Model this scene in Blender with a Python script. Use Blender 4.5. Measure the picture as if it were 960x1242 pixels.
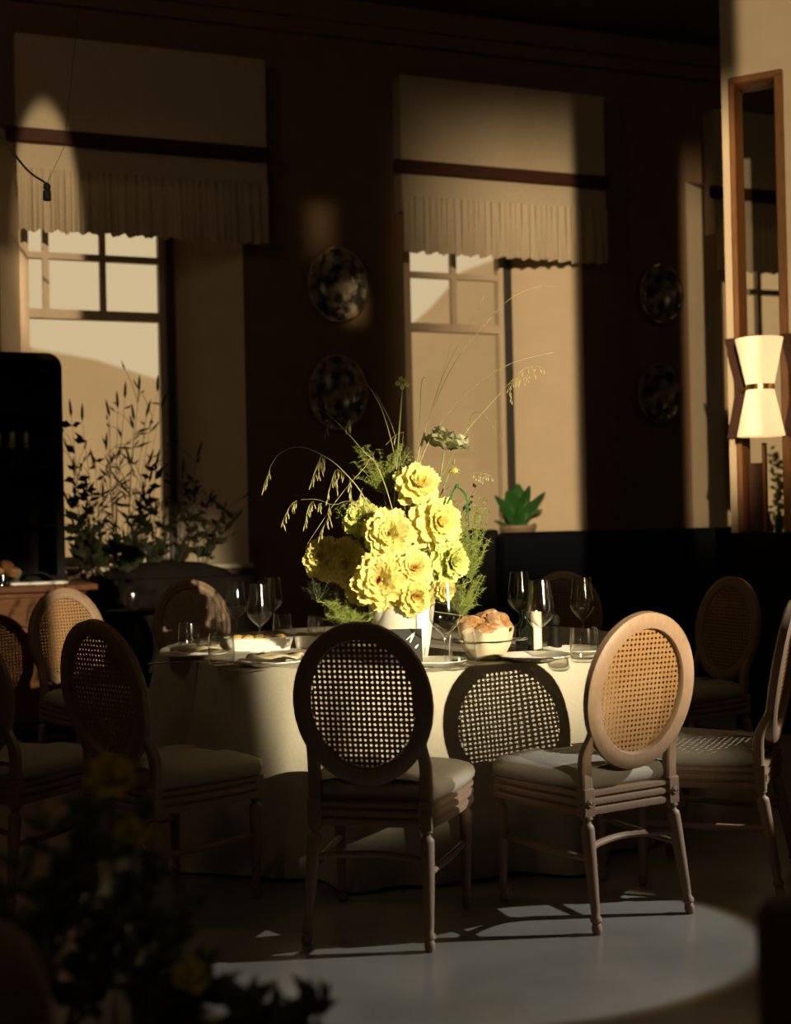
import bpy, math, random
from mathutils import Vector, Matrix, Euler
R = math.radians
random.seed(7)
scene = bpy.context.scene
col = scene.collection
for o in list(bpy.data.objects):
    bpy.data.objects.remove(o)

# ------------------------------------------------------------------ camera
FPX = 1600.0
CAM = Vector((0, 0, 1.3))
ROLL, PITCH = R(-1.2), R(0.5)
cam_d = bpy.data.cameras.new('camera')
cam = bpy.data.objects.new('camera', cam_d)
col.objects.link(cam)
CROT = Matrix.Rotation(R(90) + PITCH, 3, 'X') @ Matrix.Rotation(ROLL, 3, 'Z')
cam.matrix_world = Matrix.Translation(CAM) @ CROT.to_4x4()
cam_d.sensor_fit = 'HORIZONTAL'
cam_d.sensor_width = 36
cam_d.lens = 36 * FPX / 960
cam_d.clip_end = 200
cam_d.dof.use_dof = True
cam_d.dof.focus_distance = 5.0
cam_d.dof.aperture_fstop = 2.6
scene.camera = cam
scene.view_settings.view_transform = 'Standard'
scene.view_settings.look = 'None'
scene.view_settings.exposure = 0.0
scene.view_settings.gamma = 1.0
scene.view_settings.use_curve_mapping = False


def ray(px, py):
    return CROT @ Vector(((px - 480) / FPX, -(py - 621) / FPX, -1))


def P(px, py, Y):
    d = ray(px, py)
    return CAM + d * (Y / d.y)


def PZ(px, py, z):
    d = ray(px, py)
    return CAM + d * ((z - CAM.z) / d.z)


# back wall frame: local x runs along the wall, local y into the wall
TH = R(20.9)
W0 = Vector((-0.424, 9.7, 0))
WU = Vector((math.cos(TH), math.sin(TH), 0))
WN = Vector((math.sin(TH), -math.cos(TH), 0))


def wall_pt(u, off, z):
    return W0 + WU * u + WN * off + Vector((0, 0, z))


def PW(px, py, off=0.0):
    """(u, z) where the line of sight meets the plane 'off' in front of the back wall"""
    d = ray(px, py)
    t = ((W0 + WN * off) - CAM).dot(WN) / d.dot(WN)
    p = CAM + d * t
    return (p - W0).dot(WU), p.z


# ------------------------------------------------------------------ world
wd = bpy.data.worlds.new('hazy_sky')
scene.world = wd
wd.use_nodes = True
bg = wd.node_tree.nodes['Background']
bg.inputs[0].default_value = (0.68, 0.53, 0.32, 1)
bg.inputs[1].default_value = 0.95


# ------------------------------------------------------------------ lights
def gobo_spot(name, loc, target, power, color, cone, shapes, radius=0.03):
    """profile spotlight: shutters and cut-outs are given in the lamp's own frame"""
    ld = bpy.data.lights.new(name, 'SPOT')
    ld.energy = power
    ld.color = color
    ld.spot_size = R(cone)
    ld.spot_blend = 0.05
    ld.shadow_soft_size = radius
    ob = bpy.data.objects.new(name, ld)
    col.objects.link(ob)
    loc = Vector(loc)
    q = (Vector(target) - loc).to_track_quat('-Z', 'Y')
    ob.matrix_world = Matrix.Translation(loc) @ q.to_matrix().to_4x4()
    inv = q.to_matrix().transposed()

    def g(p):
        v = inv @ (Vector(p) - loc)
        return v.x / -v.z, v.y / -v.z
    ld.use_nodes = True
    nt = ld.node_tree
    em = [n for n in nt.nodes if n.type == 'EMISSION'][0]
    tc = nt.nodes.new('ShaderNodeTexCoord')
    sp = nt.nodes.new('ShaderNodeSeparateXYZ')
    nt.links.new(tc.outputs['Normal'], sp.inputs[0])

    def mth(op, a, b=None):
        n = nt.nodes.new('ShaderNodeMath')
        n.operation = op
        for i, v in enumerate((a, b)):
            if v is None:
                continue
            if isinstance(v, (int, float)):
                n.inputs[i].default_value = v
            else:
                nt.links.new(v, n.inputs[i])
        return n.outputs[0]

    gx = mth('MULTIPLY', mth('DIVIDE', sp.outputs[0], sp.outputs[2]), -1.0)
    gy = mth('MULTIPLY', mth('DIVIDE', sp.outputs[1], sp.outputs[2]), -1.0)

    def step(v, a, soft, up):
        n = nt.nodes.new('ShaderNodeMapRange')
        n.interpolation_type = 'SMOOTHSTEP'
        nt.links.new(v, n.inputs[0])
        n.inputs[1].default_value = a - soft
        n.inputs[2].default_value = a + soft
        n.inputs[3].default_value = 0.0 if up else 1.0
        n.inputs[4].default_value = 1.0 if up else 0.0
        return n.outputs[0]
    total = None
    for s in shapes:
        x0, x1, y0, y1 = s['rect'](g) if callable(s['rect']) else s['rect']
        sx0, sx1, sy0, sy1 = s['soft']
        if s.get('ellipse'):
            ex = mth('DIVIDE', mth('SUBTRACT', gx, (x0 + x1) / 2), (x1 - x0) / 2)
            ey = mth('DIVIDE', mth('SUBTRACT', gy, (y0 + y1) / 2), (y1 - y0) / 2)
            rr = mth('SQRT', mth('ADD', mth('MULTIPLY', ex, ex), mth('MULTIPLY', ey, ey)))
            m = step(rr, 1.0, sx0, False)
        else:
            m = mth('MULTIPLY', mth('MULTIPLY', step(gx, x0, sx0, True), step(gx, x1, sx1, False)),
                    mth('MULTIPLY', step(gy, y0, sy0, True), step(gy, y1, sy1, False)))
        m = mth('MULTIPLY', m, s.get('gain', 1.0))
        total = m if total is None else mth('ADD', total, m)
    nt.links.new(total, em.inputs['Strength'])
    return ob


def rect_of(*pts):
    def f(g):
        q = [g(p) for p in pts]
        return (min(a for a, b in q), max(a for a, b in q), min(b for a, b in q), max(b for a, b in q))
    return f


LK = Vector((4.1, -1.5, 2.55))


def kdir(az, el, r=7.0):
    """point seen from the key lamp at azimuth (left of +y) and elevation in degrees"""
    return LK + Vector((-math.sin(R(az)) * r, math.cos(R(az)) * r, math.tan(R(el)) * r))


# warm key through a letterbox shutter: flowers, table, backs of the chairs
gobo_spot('key_spotlight', LK, kdir(30.5, -11.5), 7000, (1.0, 0.84, 0.56), 40,
          [dict(rect=rect_of(kdir(32.6, -15.5), kdir(26.0, -15.5), kdir(30.5, -6.2)), soft=(0.012, 0.012, 0.044, 0.026)),
           dict(rect=rect_of(kdir(35.5, -15.5), kdir(32.6, -15.5), kdir(33.5, -7.5)), soft=(0.004, 0.012, 0.044, 0.012))], radius=0.03)
# warm spot on the far wall: three cut-outs
LW = Vector((0.2, -1.5, 2.75))


def wr(px0, py0, px1, py1, off=0.1):
    pts = []
    for (a, b) in ((px0, py0), (px1, py0), (px0, py1), (px1, py1)):
        u, z = PW(a, b, off)
        pts.append(wall_pt(u, off, z))
    return rect_of(*pts)


gobo_spot('wall_spotlight', LW, wall_pt(0.6, 0, 2.9), 4600, (1.0, 0.74, 0.44), 62,
          [dict(rect=wr(560, 185, 694, 690), soft=(0.055, 0.0035, 0.045, 0.045), gain=1.25),
           dict(rect=wr(838, 215, 881, 660), soft=(0.004, 0.004, 0.03, 0.03), gain=1.3),
           dict(rect=wr(881, -60, 1010, 640), soft=(0.004, 0.01, 0.03, 0.03), gain=0.5),
           dict(rect=wr(17, 130, 95, 450), soft=(0.10, 0, 0, 0), gain=0.75, ellipse=True),
           dict(rect=wr(0, 300, 27, 425), soft=(0.006, 0.004, 0.008, 0.008), gain=0.7),
           dict(rect=wr(376, 245, 402, 300), soft=(0.010, 0.010, 0.016, 0.008), gain=0.28),
           dict(rect=wr(418, 346, 440, 386), soft=(0.008, 0.008, 0.008, 0.008), gain=0.7)], radius=0.03)
# cool daylight beam from the right on the floor
LC = Vector((5.2, 4.9, 3.1))
gobo_spot('daylight_beam', LC, (0.3, 3.95, 0), 1200, (0.88, 0.97, 1.0), 50,
          [dict(rect=rect_of((-0.75, 3.9, 0), (1.15, 3.9, 0), (0.25, 3.38, 0), (0.25, 4.72, 0)),
                soft=(0.03, 0, 0, 0), ellipse=True)], radius=0.02)
# second lamp added at the same spot, imitating an amber lens fringe
gobo_spot('daylight_fringe', LC, (0.3, 3.95, 0), 330, (1.0, 0.62, 0.22), 50,
          [dict(rect=rect_of((-0.80, 3.9, 0), (1.19, 3.9, 0), (0.25, 3.34, 0), (0.25, 4.76, 0)),
                soft=(0.02, 0, 0, 0), ellipse=True)], radius=0.02)
# warm fill lamps without fixtures, added to lift the dark room
for (x, y, e) in ((-2.6, -2.4, 24), (2.6, 2.2, 12), (4.8, 6.6, 9), (-3.2, 4.6, 22)):
    ld = bpy.data.lights.new('added_fill', 'POINT')
    ld.energy = e
    ld.color = (1.0, 0.70, 0.40)
    ld.shadow_soft_size = 0.35
    lo = bpy.data.objects.new('added_fill', ld)
    lo.location = (x, y, 4.55)
    col.objects.link(lo)


# ------------------------------------------------------------------ materials
MATS = {}


def mat(name, c1, c2=None, rough=0.6, scale=20.0, bump=0.0, metal=0.0, stretch=(1, 1, 1), spec=0.5,
        sub=0.0, emit=None, estr=0.0, rand=0.0, detail=4.0, sheen=0.0):
    if name in MATS:
        return MATS[name]
    m = bpy.data.materials.new(name)
    m.use_nodes = True
    nt = m.node_tree
    b = nt.nodes['Principled BSDF']
    b.inputs['Roughness'].default_value = rough
    b.inputs['Metallic'].default_value = metal
    b.inputs['Specular IOR Level'].default_value = spec
    if sheen:
        b.inputs['Sheen Weight'].default_value = sheen
    c2 = c2 or tuple(x * 0.8 for x in c1)
    tc = nt.nodes.new('ShaderNodeTexCoord')
    mp = nt.nodes.new('ShaderNodeMapping')
    mp.inputs['Scale'].default_value = stretch
    nz = nt.nodes.new('ShaderNodeTexNoise')
    nz.inputs['Scale'].default_value = scale
    nz.inputs['Detail'].default_value = detail
    cr = nt.nodes.new('ShaderNodeMix')
    cr.data_type = 'RGBA'
    nt.links.new(tc.outputs['Object'], mp.inputs[0])
    nt.links.new(mp.outputs[0], nz.inputs['Vector'])
    mr = nt.nodes.new('ShaderNodeMapRange')
    mr.inputs[1].default_value = 0.3
    mr.inputs[2].default_value = 0.7
    nt.links.new(nz.outputs[0], mr.inputs[0])
    nt.links.new(mr.outputs[0], cr.inputs[0])
    cr.inputs[6].default_value = (*c1, 1)
    cr.inputs[7].default_value = (*c2, 1)
    out = cr.outputs[2]
    if rand:
        oi = nt.nodes.new('ShaderNodeObjectInfo')
        r2 = nt.nodes.new('ShaderNodeMapRange')
        nt.links.new(oi.outputs['Random'], r2.inputs[0])
        r2.inputs[3].default_value = 1 - rand
        r2.inputs[4].default_value = 1 + rand
        hs = nt.nodes.new('ShaderNodeHueSaturation')
        nt.links.new(r2.outputs[0], hs.inputs['Value'])
        nt.links.new(out, hs.inputs['Color'])
        out = hs.outputs[0]
    nt.links.new(out, b.inputs['Base Color'])
    if bump:
        bp = nt.nodes.new('ShaderNodeBump')
        bp.inputs['Strength'].default_value = bump
        bp.inputs['Distance'].default_value = 0.01
        nt.links.new(nz.outputs[0], bp.inputs['Height'])
        nt.links.new(bp.outputs[0], b.inputs['Normal'])
    if emit:
        b.inputs['Emission Color'].default_value = (*emit, 1)
        b.inputs['Emission Strength'].default_value = estr
    if sub:
        o = [n for n in nt.nodes if n.type == 'OUTPUT_MATERIAL'][0]
        tr = nt.nodes.new('ShaderNodeBsdfTranslucent')
        nt.links.new(out, tr.inputs[0])
        mx = nt.nodes.new('ShaderNodeMixShader')
        mx.inputs[0].default_value = sub
        nt.links.new(b.outputs[0], mx.inputs[1])
        nt.links.new(tr.outputs[0], mx.inputs[2])
        nt.links.new(mx.outputs[0], o.inputs[0])
    MATS[name] = m
    return m


def glass_mat(name, tint=(0.97, 0.97, 0.95), edge=0.55, base=0.04, rough=0.03):
    m = bpy.data.materials.new(name)
    m.use_nodes = True
    nt = m.node_tree
    nt.nodes.clear()
    o = nt.nodes.new('ShaderNodeOutputMaterial')
    tr = nt.nodes.new('ShaderNodeBsdfTransparent')
    tr.inputs[0].default_value = (*tint, 1)
    gl = nt.nodes.new('ShaderNodeBsdfGlossy')
    gl.inputs['Roughness'].default_value = rough
    lw = nt.nodes.new('ShaderNodeLayerWeight')
    lw.inputs[0].default_value = 0.5
    pw = nt.nodes.new('ShaderNodeMath')
    pw.operation = 'POWER'
    nt.links.new(lw.outputs['Facing'], pw.inputs[0])
    pw.inputs[1].default_value = 3.0
    ma = nt.nodes.new('ShaderNodeMath')
    ma.operation = 'MULTIPLY_ADD'
    nt.links.new(pw.outputs[0], ma.inputs[0])
    ma.inputs[1].default_value = edge
    ma.inputs[2].default_value = base
    mx = nt.nodes.new('ShaderNodeMixShader')
    nt.links.new(ma.outputs[0], mx.inputs[0])
    nt.links.new(tr.outputs[0], mx.inputs[1])
    nt.links.new(gl.outputs[0], mx.inputs[2])
    nt.links.new(mx.outputs[0], o.inputs[0])
    return m


M_wall = mat('umber_plaster', (0.165, 0.100, 0.053), (0.145, 0.088, 0.046), 0.85, 6, 0.05)
M_cream = mat('cream_plaster', (0.52, 0.42, 0.29), (0.48, 0.385, 0.265), 0.8, 5, 0.03)
M_ceil = mat('dark_ceiling_paint', (0.09, 0.066, 0.042), (0.075, 0.055, 0.035), 0.9, 3)
M_side = mat('side_wall_plaster', (0.10, 0.075, 0.05), (0.085, 0.063, 0.042), 0.9, 4)
M_floor = mat('polished_concrete', (0.20, 0.185, 0.165), (0.13, 0.12, 0.105), 0.28, 2.2, 0.02, detail=8)
M_linen = mat('linen_blind', (0.50, 0.42, 0.30), (0.45, 0.375, 0.265), 0.9, 60, 0.06, sub=0.15)
M_rod = mat('dark_stained_wood', (0.055, 0.021, 0.011), (0.034, 0.013, 0.008), 0.5, 14, 0.03, spec=0.15, stretch=(1, 8, 8))
M_frame = mat('window_frame_paint', (0.55, 0.44, 0.31), (0.50, 0.40, 0.28), 0.6, 12)
M_dkframe = mat('window_jamb_dark', (0.03, 0.026, 0.022), (0.022, 0.02, 0.017), 0.6, 12)
M_oak = mat('bleached_oak', (0.265, 0.175, 0.112), (0.21, 0.135, 0.085), 0.5, 18, 0.05, spec=0.3, stretch=(9, 9, 1))
M_cane = mat('woven_cane', (0.27, 0.145, 0.055), (0.21, 0.11, 0.042), 0.5, 160, 0.1)
M_cush = mat('grey_linen_cushion', (0.33, 0.295, 0.24), (0.29, 0.26, 0.21), 0.95, 120, 0.12)
M_cloth = mat('tablecloth_linen', (0.42, 0.385, 0.30), (0.385, 0.35, 0.272), 0.9, 90, 0.08)
M_white = mat('white_ceramic', (0.80, 0.77, 0.70), (0.76, 0.73, 0.66), 0.25, 8)
M_vase = mat('matt_white_vase', (0.80, 0.77, 0.70), (0.74, 0.71, 0.64), 0.55, 8, 0.03)
M_petal = mat('yellow_petal', (0.86, 0.76, 0.22), (0.88, 0.82, 0.38), 0.55, 14, 0, sub=0.35, rand=0.12)
M_petal2 = mat('lime_petal', (0.66, 0.70, 0.20), (0.76, 0.76, 0.30), 0.55, 14, 0, sub=0.35, rand=0.12)
M_peach = mat('peach_stamen', (0.72, 0.34, 0.08), (0.80, 0.52, 0.12), 0.6, 60, 0, sub=0.2)
M_poppy = mat('pale_green_petal', (0.62, 0.62, 0.38), (0.50, 0.52, 0.30), 0.6, 20, 0, sub=0.4, rand=0.1)
M_stem = mat('green_stem', (0.20, 0.24, 0.07), (0.15, 0.19, 0.05), 0.55, 30)
M_straw = mat('straw_grass', (0.42, 0.38, 0.18), (0.33, 0.31, 0.13), 0.55, 30)
M_fern = mat('fern_green', (0.24, 0.30, 0.06), (0.32, 0.36, 0.09), 0.55, 30, sub=0.3)
M_leaf = mat('deep_green_leaf', (0.035, 0.14, 0.03), (0.025, 0.10, 0.02), 0.35, 12, 0.05, sub=0.1)
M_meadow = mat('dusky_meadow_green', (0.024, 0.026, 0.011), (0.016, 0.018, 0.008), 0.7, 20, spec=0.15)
M_fore = mat('olive_foliage', (0.12, 0.14, 0.03), (0.09, 0.105, 0.022), 0.6, 20, sub=0.2)
M_navy = mat('navy_velvet', (0.0035, 0.005, 0.009), (0.0025, 0.004, 0.007), 0.9, 40, 0.05, spec=0.15)
M_ebony = mat('ebony_wood', (0.009, 0.006, 0.005), (0.006, 0.005, 0.004), 0.6, 12, 0.03, spec=0.08, stretch=(8, 8, 1))
M_walnut = mat('walnut_wood', (0.115, 0.045, 0.016), (0.075, 0.028, 0.010), 0.6, 6, 0.04, spec=0.12, stretch=(1, 6, 6))
M_amber = mat('amber_wood_trim', (0.20, 0.085, 0.03), (0.14, 0.06, 0.02), 0.35, 10, 0.03, stretch=(6, 6, 1))
M_brass = mat('aged_brass', (0.62, 0.42, 0.16), (0.52, 0.34, 0.12), 0.3, 12, metal=1.0)
M_silver = mat('silver', (0.65, 0.62, 0.56), (0.6, 0.57, 0.5), 0.22, 12, metal=1.0)
M_black = mat('black_plastic', (0.006, 0.006, 0.006), (0.004, 0.004, 0.004), 0.7, 12, spec=0.1)
M_card = mat('black_card', (0.012, 0.011, 0.010), (0.010, 0.009, 0.008), 0.7, 12)
M_ink = mat('white_ink', (0.8, 0.78, 0.7), (0.78, 0.76, 0.68), 0.7, 12)
M_bread = mat('bread_crust', (0.20, 0.075, 0.020), (0.40, 0.22, 0.08), 0.7, 16, 0.2)
M_crumb = mat('bread_crumb', (0.58, 0.42, 0.22), (0.40, 0.25, 0.10), 0.85, 30, 0.25)
M_potato = mat('golden_potato', (0.62, 0.42, 0.12), (0.50, 0.30, 0.08), 0.5, 12, 0.1)
M_paper = mat('cream_napkin', (0.55, 0.47, 0.32), (0.50, 0.42, 0.28), 0.85, 12, 0.05)
M_bottle = mat('dark_bottle_glass', (0.008, 0.010, 0.006), (0.006, 0.008, 0.005), 0.08, 12)
M_green = mat('green_bottle_glass', (0.05, 0.22, 0.07), (0.04, 0.18, 0.06), 0.1, 12, sub=0.4)
M_wax = mat('ivory_wax', (0.72, 0.64, 0.48), (0.68, 0.6, 0.44), 0.5, 12)
M_clay = mat('brown_clay', (0.16, 0.085, 0.045), (0.12, 0.062, 0.033), 0.7, 9, 0.08)
M_soil = mat('dark_planter', (0.010, 0.008, 0.006), (0.008, 0.006, 0.005), 0.9, 9, spec=0.05)
M_hill = mat('stand_in_ridge_tan', (0.70, 0.57, 0.42), (0.65, 0.525, 0.38), 1.0, 0.4, spec=0.0)
M_shade = mat('pleated_lamp_shade', (0.85, 0.72, 0.48), (0.8, 0.66, 0.42), 0.8, 40, emit=(1.0, 0.74, 0.40), estr=0.55)
M_bulb = mat('warm_bulb', (1, 0.9, 0.7), None, 0.5, 4, emit=(1.0, 0.80, 0.48), estr=6.0)
G_clear = glass_mat('clear_glass', (0.985, 0.985, 0.975), 0.80, 0.07, 0.10)
G_pane = glass_mat('window_pane_glass', (0.97, 0.95, 0.90), 0.12, 0.0, 0.06)
G_water = glass_mat('water', (0.93, 0.93, 0.90), 0.5, 0.06, 0.02)
# painted platter: leafy border and a medallion
M_plat = bpy.data.materials.new('painted_platter_glaze')
M_plat.use_nodes = True
_nt = M_plat.node_tree
_b = _nt.nodes['Principled BSDF']
_b.inputs['Roughness'].default_value = 0.16
_tc = _nt.nodes.new('ShaderNodeTexCoord')
_vo = _nt.nodes.new('ShaderNodeTexVoronoi')
_vo.inputs['Scale'].default_value = 15
_nz = _nt.nodes.new('ShaderNodeTexNoise')
_nz.inputs['Scale'].default_value = 11
_nz.inputs['Detail'].default_value = 5
_nt.links.new(_tc.outputs['Object'], _vo.inputs['Vector'])
_nt.links.new(_tc.outputs['Object'], _nz.inputs['Vector'])
_rp = _nt.nodes.new('ShaderNodeValToRGB')
_rp.color_ramp.elements[0].position = 0.44
_rp.color_ramp.elements[0].color = (0.030, 0.030, 0.026, 1)
_rp.color_ramp.elements[1].position = 0.58
_rp.color_ramp.elements[1].color = (0.30, 0.25, 0.18, 1)
_nt.links.new(_nz.outputs[0], _rp.inputs[0])
_nt.links.new(_rp.outputs[0], _b.inputs['Base Color'])
_bp = _nt.nodes.new('ShaderNodeBump')
_bp.inputs['Strength'].default_value = 0.25
_nt.links.new(_vo.outputs[0], _bp.inputs['Height'])
_nt.links.new(_bp.outputs[0], _b.inputs['Normal'])


# ------------------------------------------------------------------ mesh helpers
class MB:
    def __init__(s):
        s.v, s.f = [], []

    def add(s, vs, fs, M=None):
        k = len(s.v)
        s.v += [(M @ Vector(p)) if M else Vector(p) for p in vs]
        s.f += [tuple(i + k for i in f) for f in fs]
        return s

    def box(s, x0, x1, y0, y1, z0, z1, M=None, bev=0.0):
        if bev:
            b = bev
            pr = [(x0 + b, y0), (x1 - b, y0), (x1, y0 + b), (x1, y1 - b), (x1 - b, y1), (x0 + b, y1), (x0, y1 - b), (x0, y0 + b)]
            rows = []
            for (z, i) in ((z0, b), (z0 + b, 0), (z1 - b, 0), (z1, b)):
                cx, cy = (x0 + x1) / 2, (y0 + y1) / 2
                kx = 1 - i / max(1e-6, (x1 - x0) / 2)
                ky = 1 - i / max(1e-6, (y1 - y0) / 2)
                rows.append([(cx + (a - cx) * kx, cy + (c - cy) * ky, z) for a, c in pr])
            return s.loft(rows, M=M, caps=True)
        vs = [(x0, y0, z0), (x1, y0, z0), (x1, y1, z0), (x0, y1, z0), (x0, y0, z1), (x1, y0, z1), (x1, y1, z1), (x0, y1, z1)]
        return s.add(vs, [(3, 2, 1, 0), (4, 5, 6, 7), (0, 1, 5, 4), (1, 2, 6, 5), (2, 3, 7, 6), (3, 0, 4, 7)], M)

    def loft(s, rows, M=None, caps=False, closed=True):
        n = len(rows[0])
        vs = [p for r in rows for p in r]
        fs = []
        m = n if closed else n - 1
        for i in range(len(rows) - 1):
            for j in range(m):
                a, b = i * n + j, i * n + (j + 1) % n
                fs.append((a, b, b + n, a + n))
        if caps:
            fs.append(tuple(reversed(range(n))))
            fs.append(tuple(range((len(rows) - 1) * n, len(rows) * n)))
        return s.add(vs, fs, M)

    def prism(s, poly, z0, z1, M=None):
        return s.loft([[(x, y, z0) for x, y in poly], [(x, y, z1) for x, y in poly]], M=M, caps=True)

    def lathe(s, prof, n=24, M=None, sx=1.0, sy=1.0, caps=True):
        rows = [[(r * math.cos(2 * math.pi * j / n) * sx, r * math.sin(2 * math.pi * j / n) * sy, z) for j in range(n)]
                for r, z in prof]
        return s.loft(rows, M=M, caps=caps)

    def tube(s, pts, rad, n=6, M=None):
        pts = [Vector(p) for p in pts]
        if isinstance(rad, (int, float)):
            rad = [rad] * len(pts)
        rows = []
        ref = None
        for i, p in enumerate(pts):
            t = (pts[min(i + 1, len(pts) - 1)] - pts[max(i - 1, 0)])
            t = t.normalized() if t.length > 1e-9 else Vector((0, 0, 1))
            if ref is None:
                ref = Vector((1, 0, 0)) if abs(t.x) < 0.8 else Vector((0, 1, 0))
            a = (ref - t * ref.dot(t)).normalized()
            ref = a
            b = t.cross(a)
            rows.append([p + (a * math.cos(2 * math.pi * j / n) + b * math.sin(2 * math.pi * j / n)) * rad[i] for j in range(n)])
        return s.loft(rows, M=M, caps=True)

    def ribbon(s, pts, wid, side, M=None):
        rows = []
        for p, w in zip(pts, wid):
            p = Vector(p)
            rows.append([p - side * w, p + side * w])
        return s.loft(rows, M=M, closed=False)

    def mesh(s, name, m, smooth=True):
        me = bpy.data.meshes.new(name)
        me.from_pydata([tuple(p) for p in s.v], [], s.f)
        if m:
            me.materials.append(m)
        if smooth:
            me.polygons.foreach_set('use_smooth', [True] * len(me.polygons))
            try:
                me.set_sharp_from_angle(angle=R(38))
            except Exception:
                pass
        me.update()
        return me

    def build(s, name, m, parent=None, smooth=True, label=None):
        o = bpy.data.objects.new(name, s.mesh(name, m, smooth))
        col.objects.link(o)
        o.parent = parent
        if label:
            o['label'] = label
        return o


def link(name, me, parent=None, M=None):
    o = bpy.data.objects.new(name, me)
    col.objects.link(o)
    o.parent = parent
    if M is not None:
        o.matrix_local = M
    return o


def tag(o, label, cat, group=None, kind=None):
    o['label'] = label
    if cat:
        o['category'] = cat
    if group:
        o['group'] = group
    if kind:
        o['kind'] = kind
    return o


def empty(name, loc=(0, 0, 0), rz=0.0):
    o = bpy.data.objects.new(name, None)
    o.empty_display_size = 0.05
    col.objects.link(o)
    o.location = loc
    o.rotation_euler = (0, 0, rz)
    return o


def thing(name, label, cat, loc=(0, 0, 0), rz=0.0, group=None):
    return tag(empty(name, loc, rz), label, cat, group)


def struct(o, label=None):
    o['kind'] = 'structure'
    if label:
        o['label'] = label
    return o


def copy_thing(root, loc, rz, label, group=None):
    r = root.copy()
    col.objects.link(r)
    r.location = loc
    r.rotation_euler = (0, 0, rz)
    r['label'] = label
    if group:
        r['group'] = group
    for ch in list(root.children):
        c = ch.copy()
        col.objects.link(c)
        c.parent = r
        for g in list(ch.children):
            d = g.copy()
            col.objects.link(d)
            d.parent = c
    return r


def spline(pts, n=8):
    """Catmull-Rom through the points"""
    p = [Vector(q) for q in pts]
    p = [p[0] * 2 - p[1]] + p + [p[-1] * 2 - p[-2]]
    out = []
    for i in range(1, len(p) - 2):
        for k in range(n):
            t = k / n
            a, b, c, d = p[i - 1], p[i], p[i + 1], p[i + 2]
            out.append(0.5 * ((2 * b) + (c - a) * t + (2 * a - 5 * b + 4 * c - d) * t * t + (3 * b - a - 3 * c + d) * t ** 3))
    out.append(p[-2])
    return out


# ------------------------------------------------------------------ the room
FZ = 0.0
CZ = 5.15
fl = MB().box(-5.2, 7.2, -4.2, 14.5, -0.1, 0.0).build('floor', M_floor, smooth=False)
struct(fl, 'grey polished concrete floor')
struct(MB().box(-5.2, 7.2, -4.2, 14.5, CZ, CZ + 0.1).build('ceiling', M_ceil, smooth=False), 'dark painted ceiling')
struct(MB().box(-5.3, -5.1, -4.2, 9.2, 0, CZ).build('wall_left', M_side, smooth=False), 'dim plaster wall')
struct(MB().box(7.1, 7.3, -4.2, 13.2, 0, CZ).build('wall_right', M_side, smooth=False), 'dim plaster wall')
struct(MB().box(-5.3, 7.3, -4.4, -4.2, 0, CZ).build('wall_front', M_side, smooth=False), 'dim plaster wall')

# back wall with three splayed window openings: (outer left, inner left, inner right, outer right)
WINS = [(-2.36, -2.18, -1.17, -0.68), (0.56, 0.72, 1.57, 2.08), (3.06, 3.72, 4.50, 4.98)]
SILL, HEAD, DEP = 1.04, 4.05, 0.42
wall = MB()
edges = [-6.0] + [e for w in WINS for e in (w[0], w[3])] + [9.2]
for k in range(0, len(edges), 2):
    wall.box(edges[k], edges[k + 1], 0, DEP + 0.06, 0, CZ)
for w in WINS:
    wall.box(w[0], w[3], 0, DEP + 0.06, 0, SILL - 0.03)
    wall.box(w[0], w[3], 0, DEP + 0.06, HEAD, CZ)
wb = wall.build('wall_back', M_wall, smooth=False)
wb.location = W0
wb.rotation_euler = (0, 0, TH)
struct(wb, 'dark umber plaster wall with three deep windows')
# picture rail / cornice on the back wall
cn = MB().box(-6, 9.2, -0.10, 0.0, CZ - 0.16, CZ).box(-6, 9.2, -0.06, 0.0, CZ - 0.26, CZ - 0.16).build('trim_1', M_wall, smooth=False)
cn.location = W0
cn.rotation_euler = (0, 0, TH)
struct(cn, 'stepped cornice under the ceiling')
bb = MB()
for k in range(0, len(edges), 2):
    pass
bb.box(-6, 9.2, -0.025, 0.0, 0, 0.18)
bbo = bb.build('baseboard_back', M_rod, smooth=False)
bbo.location = W0
bbo.rotation_euler = (0, 0, TH)
struct(bbo)

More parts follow.
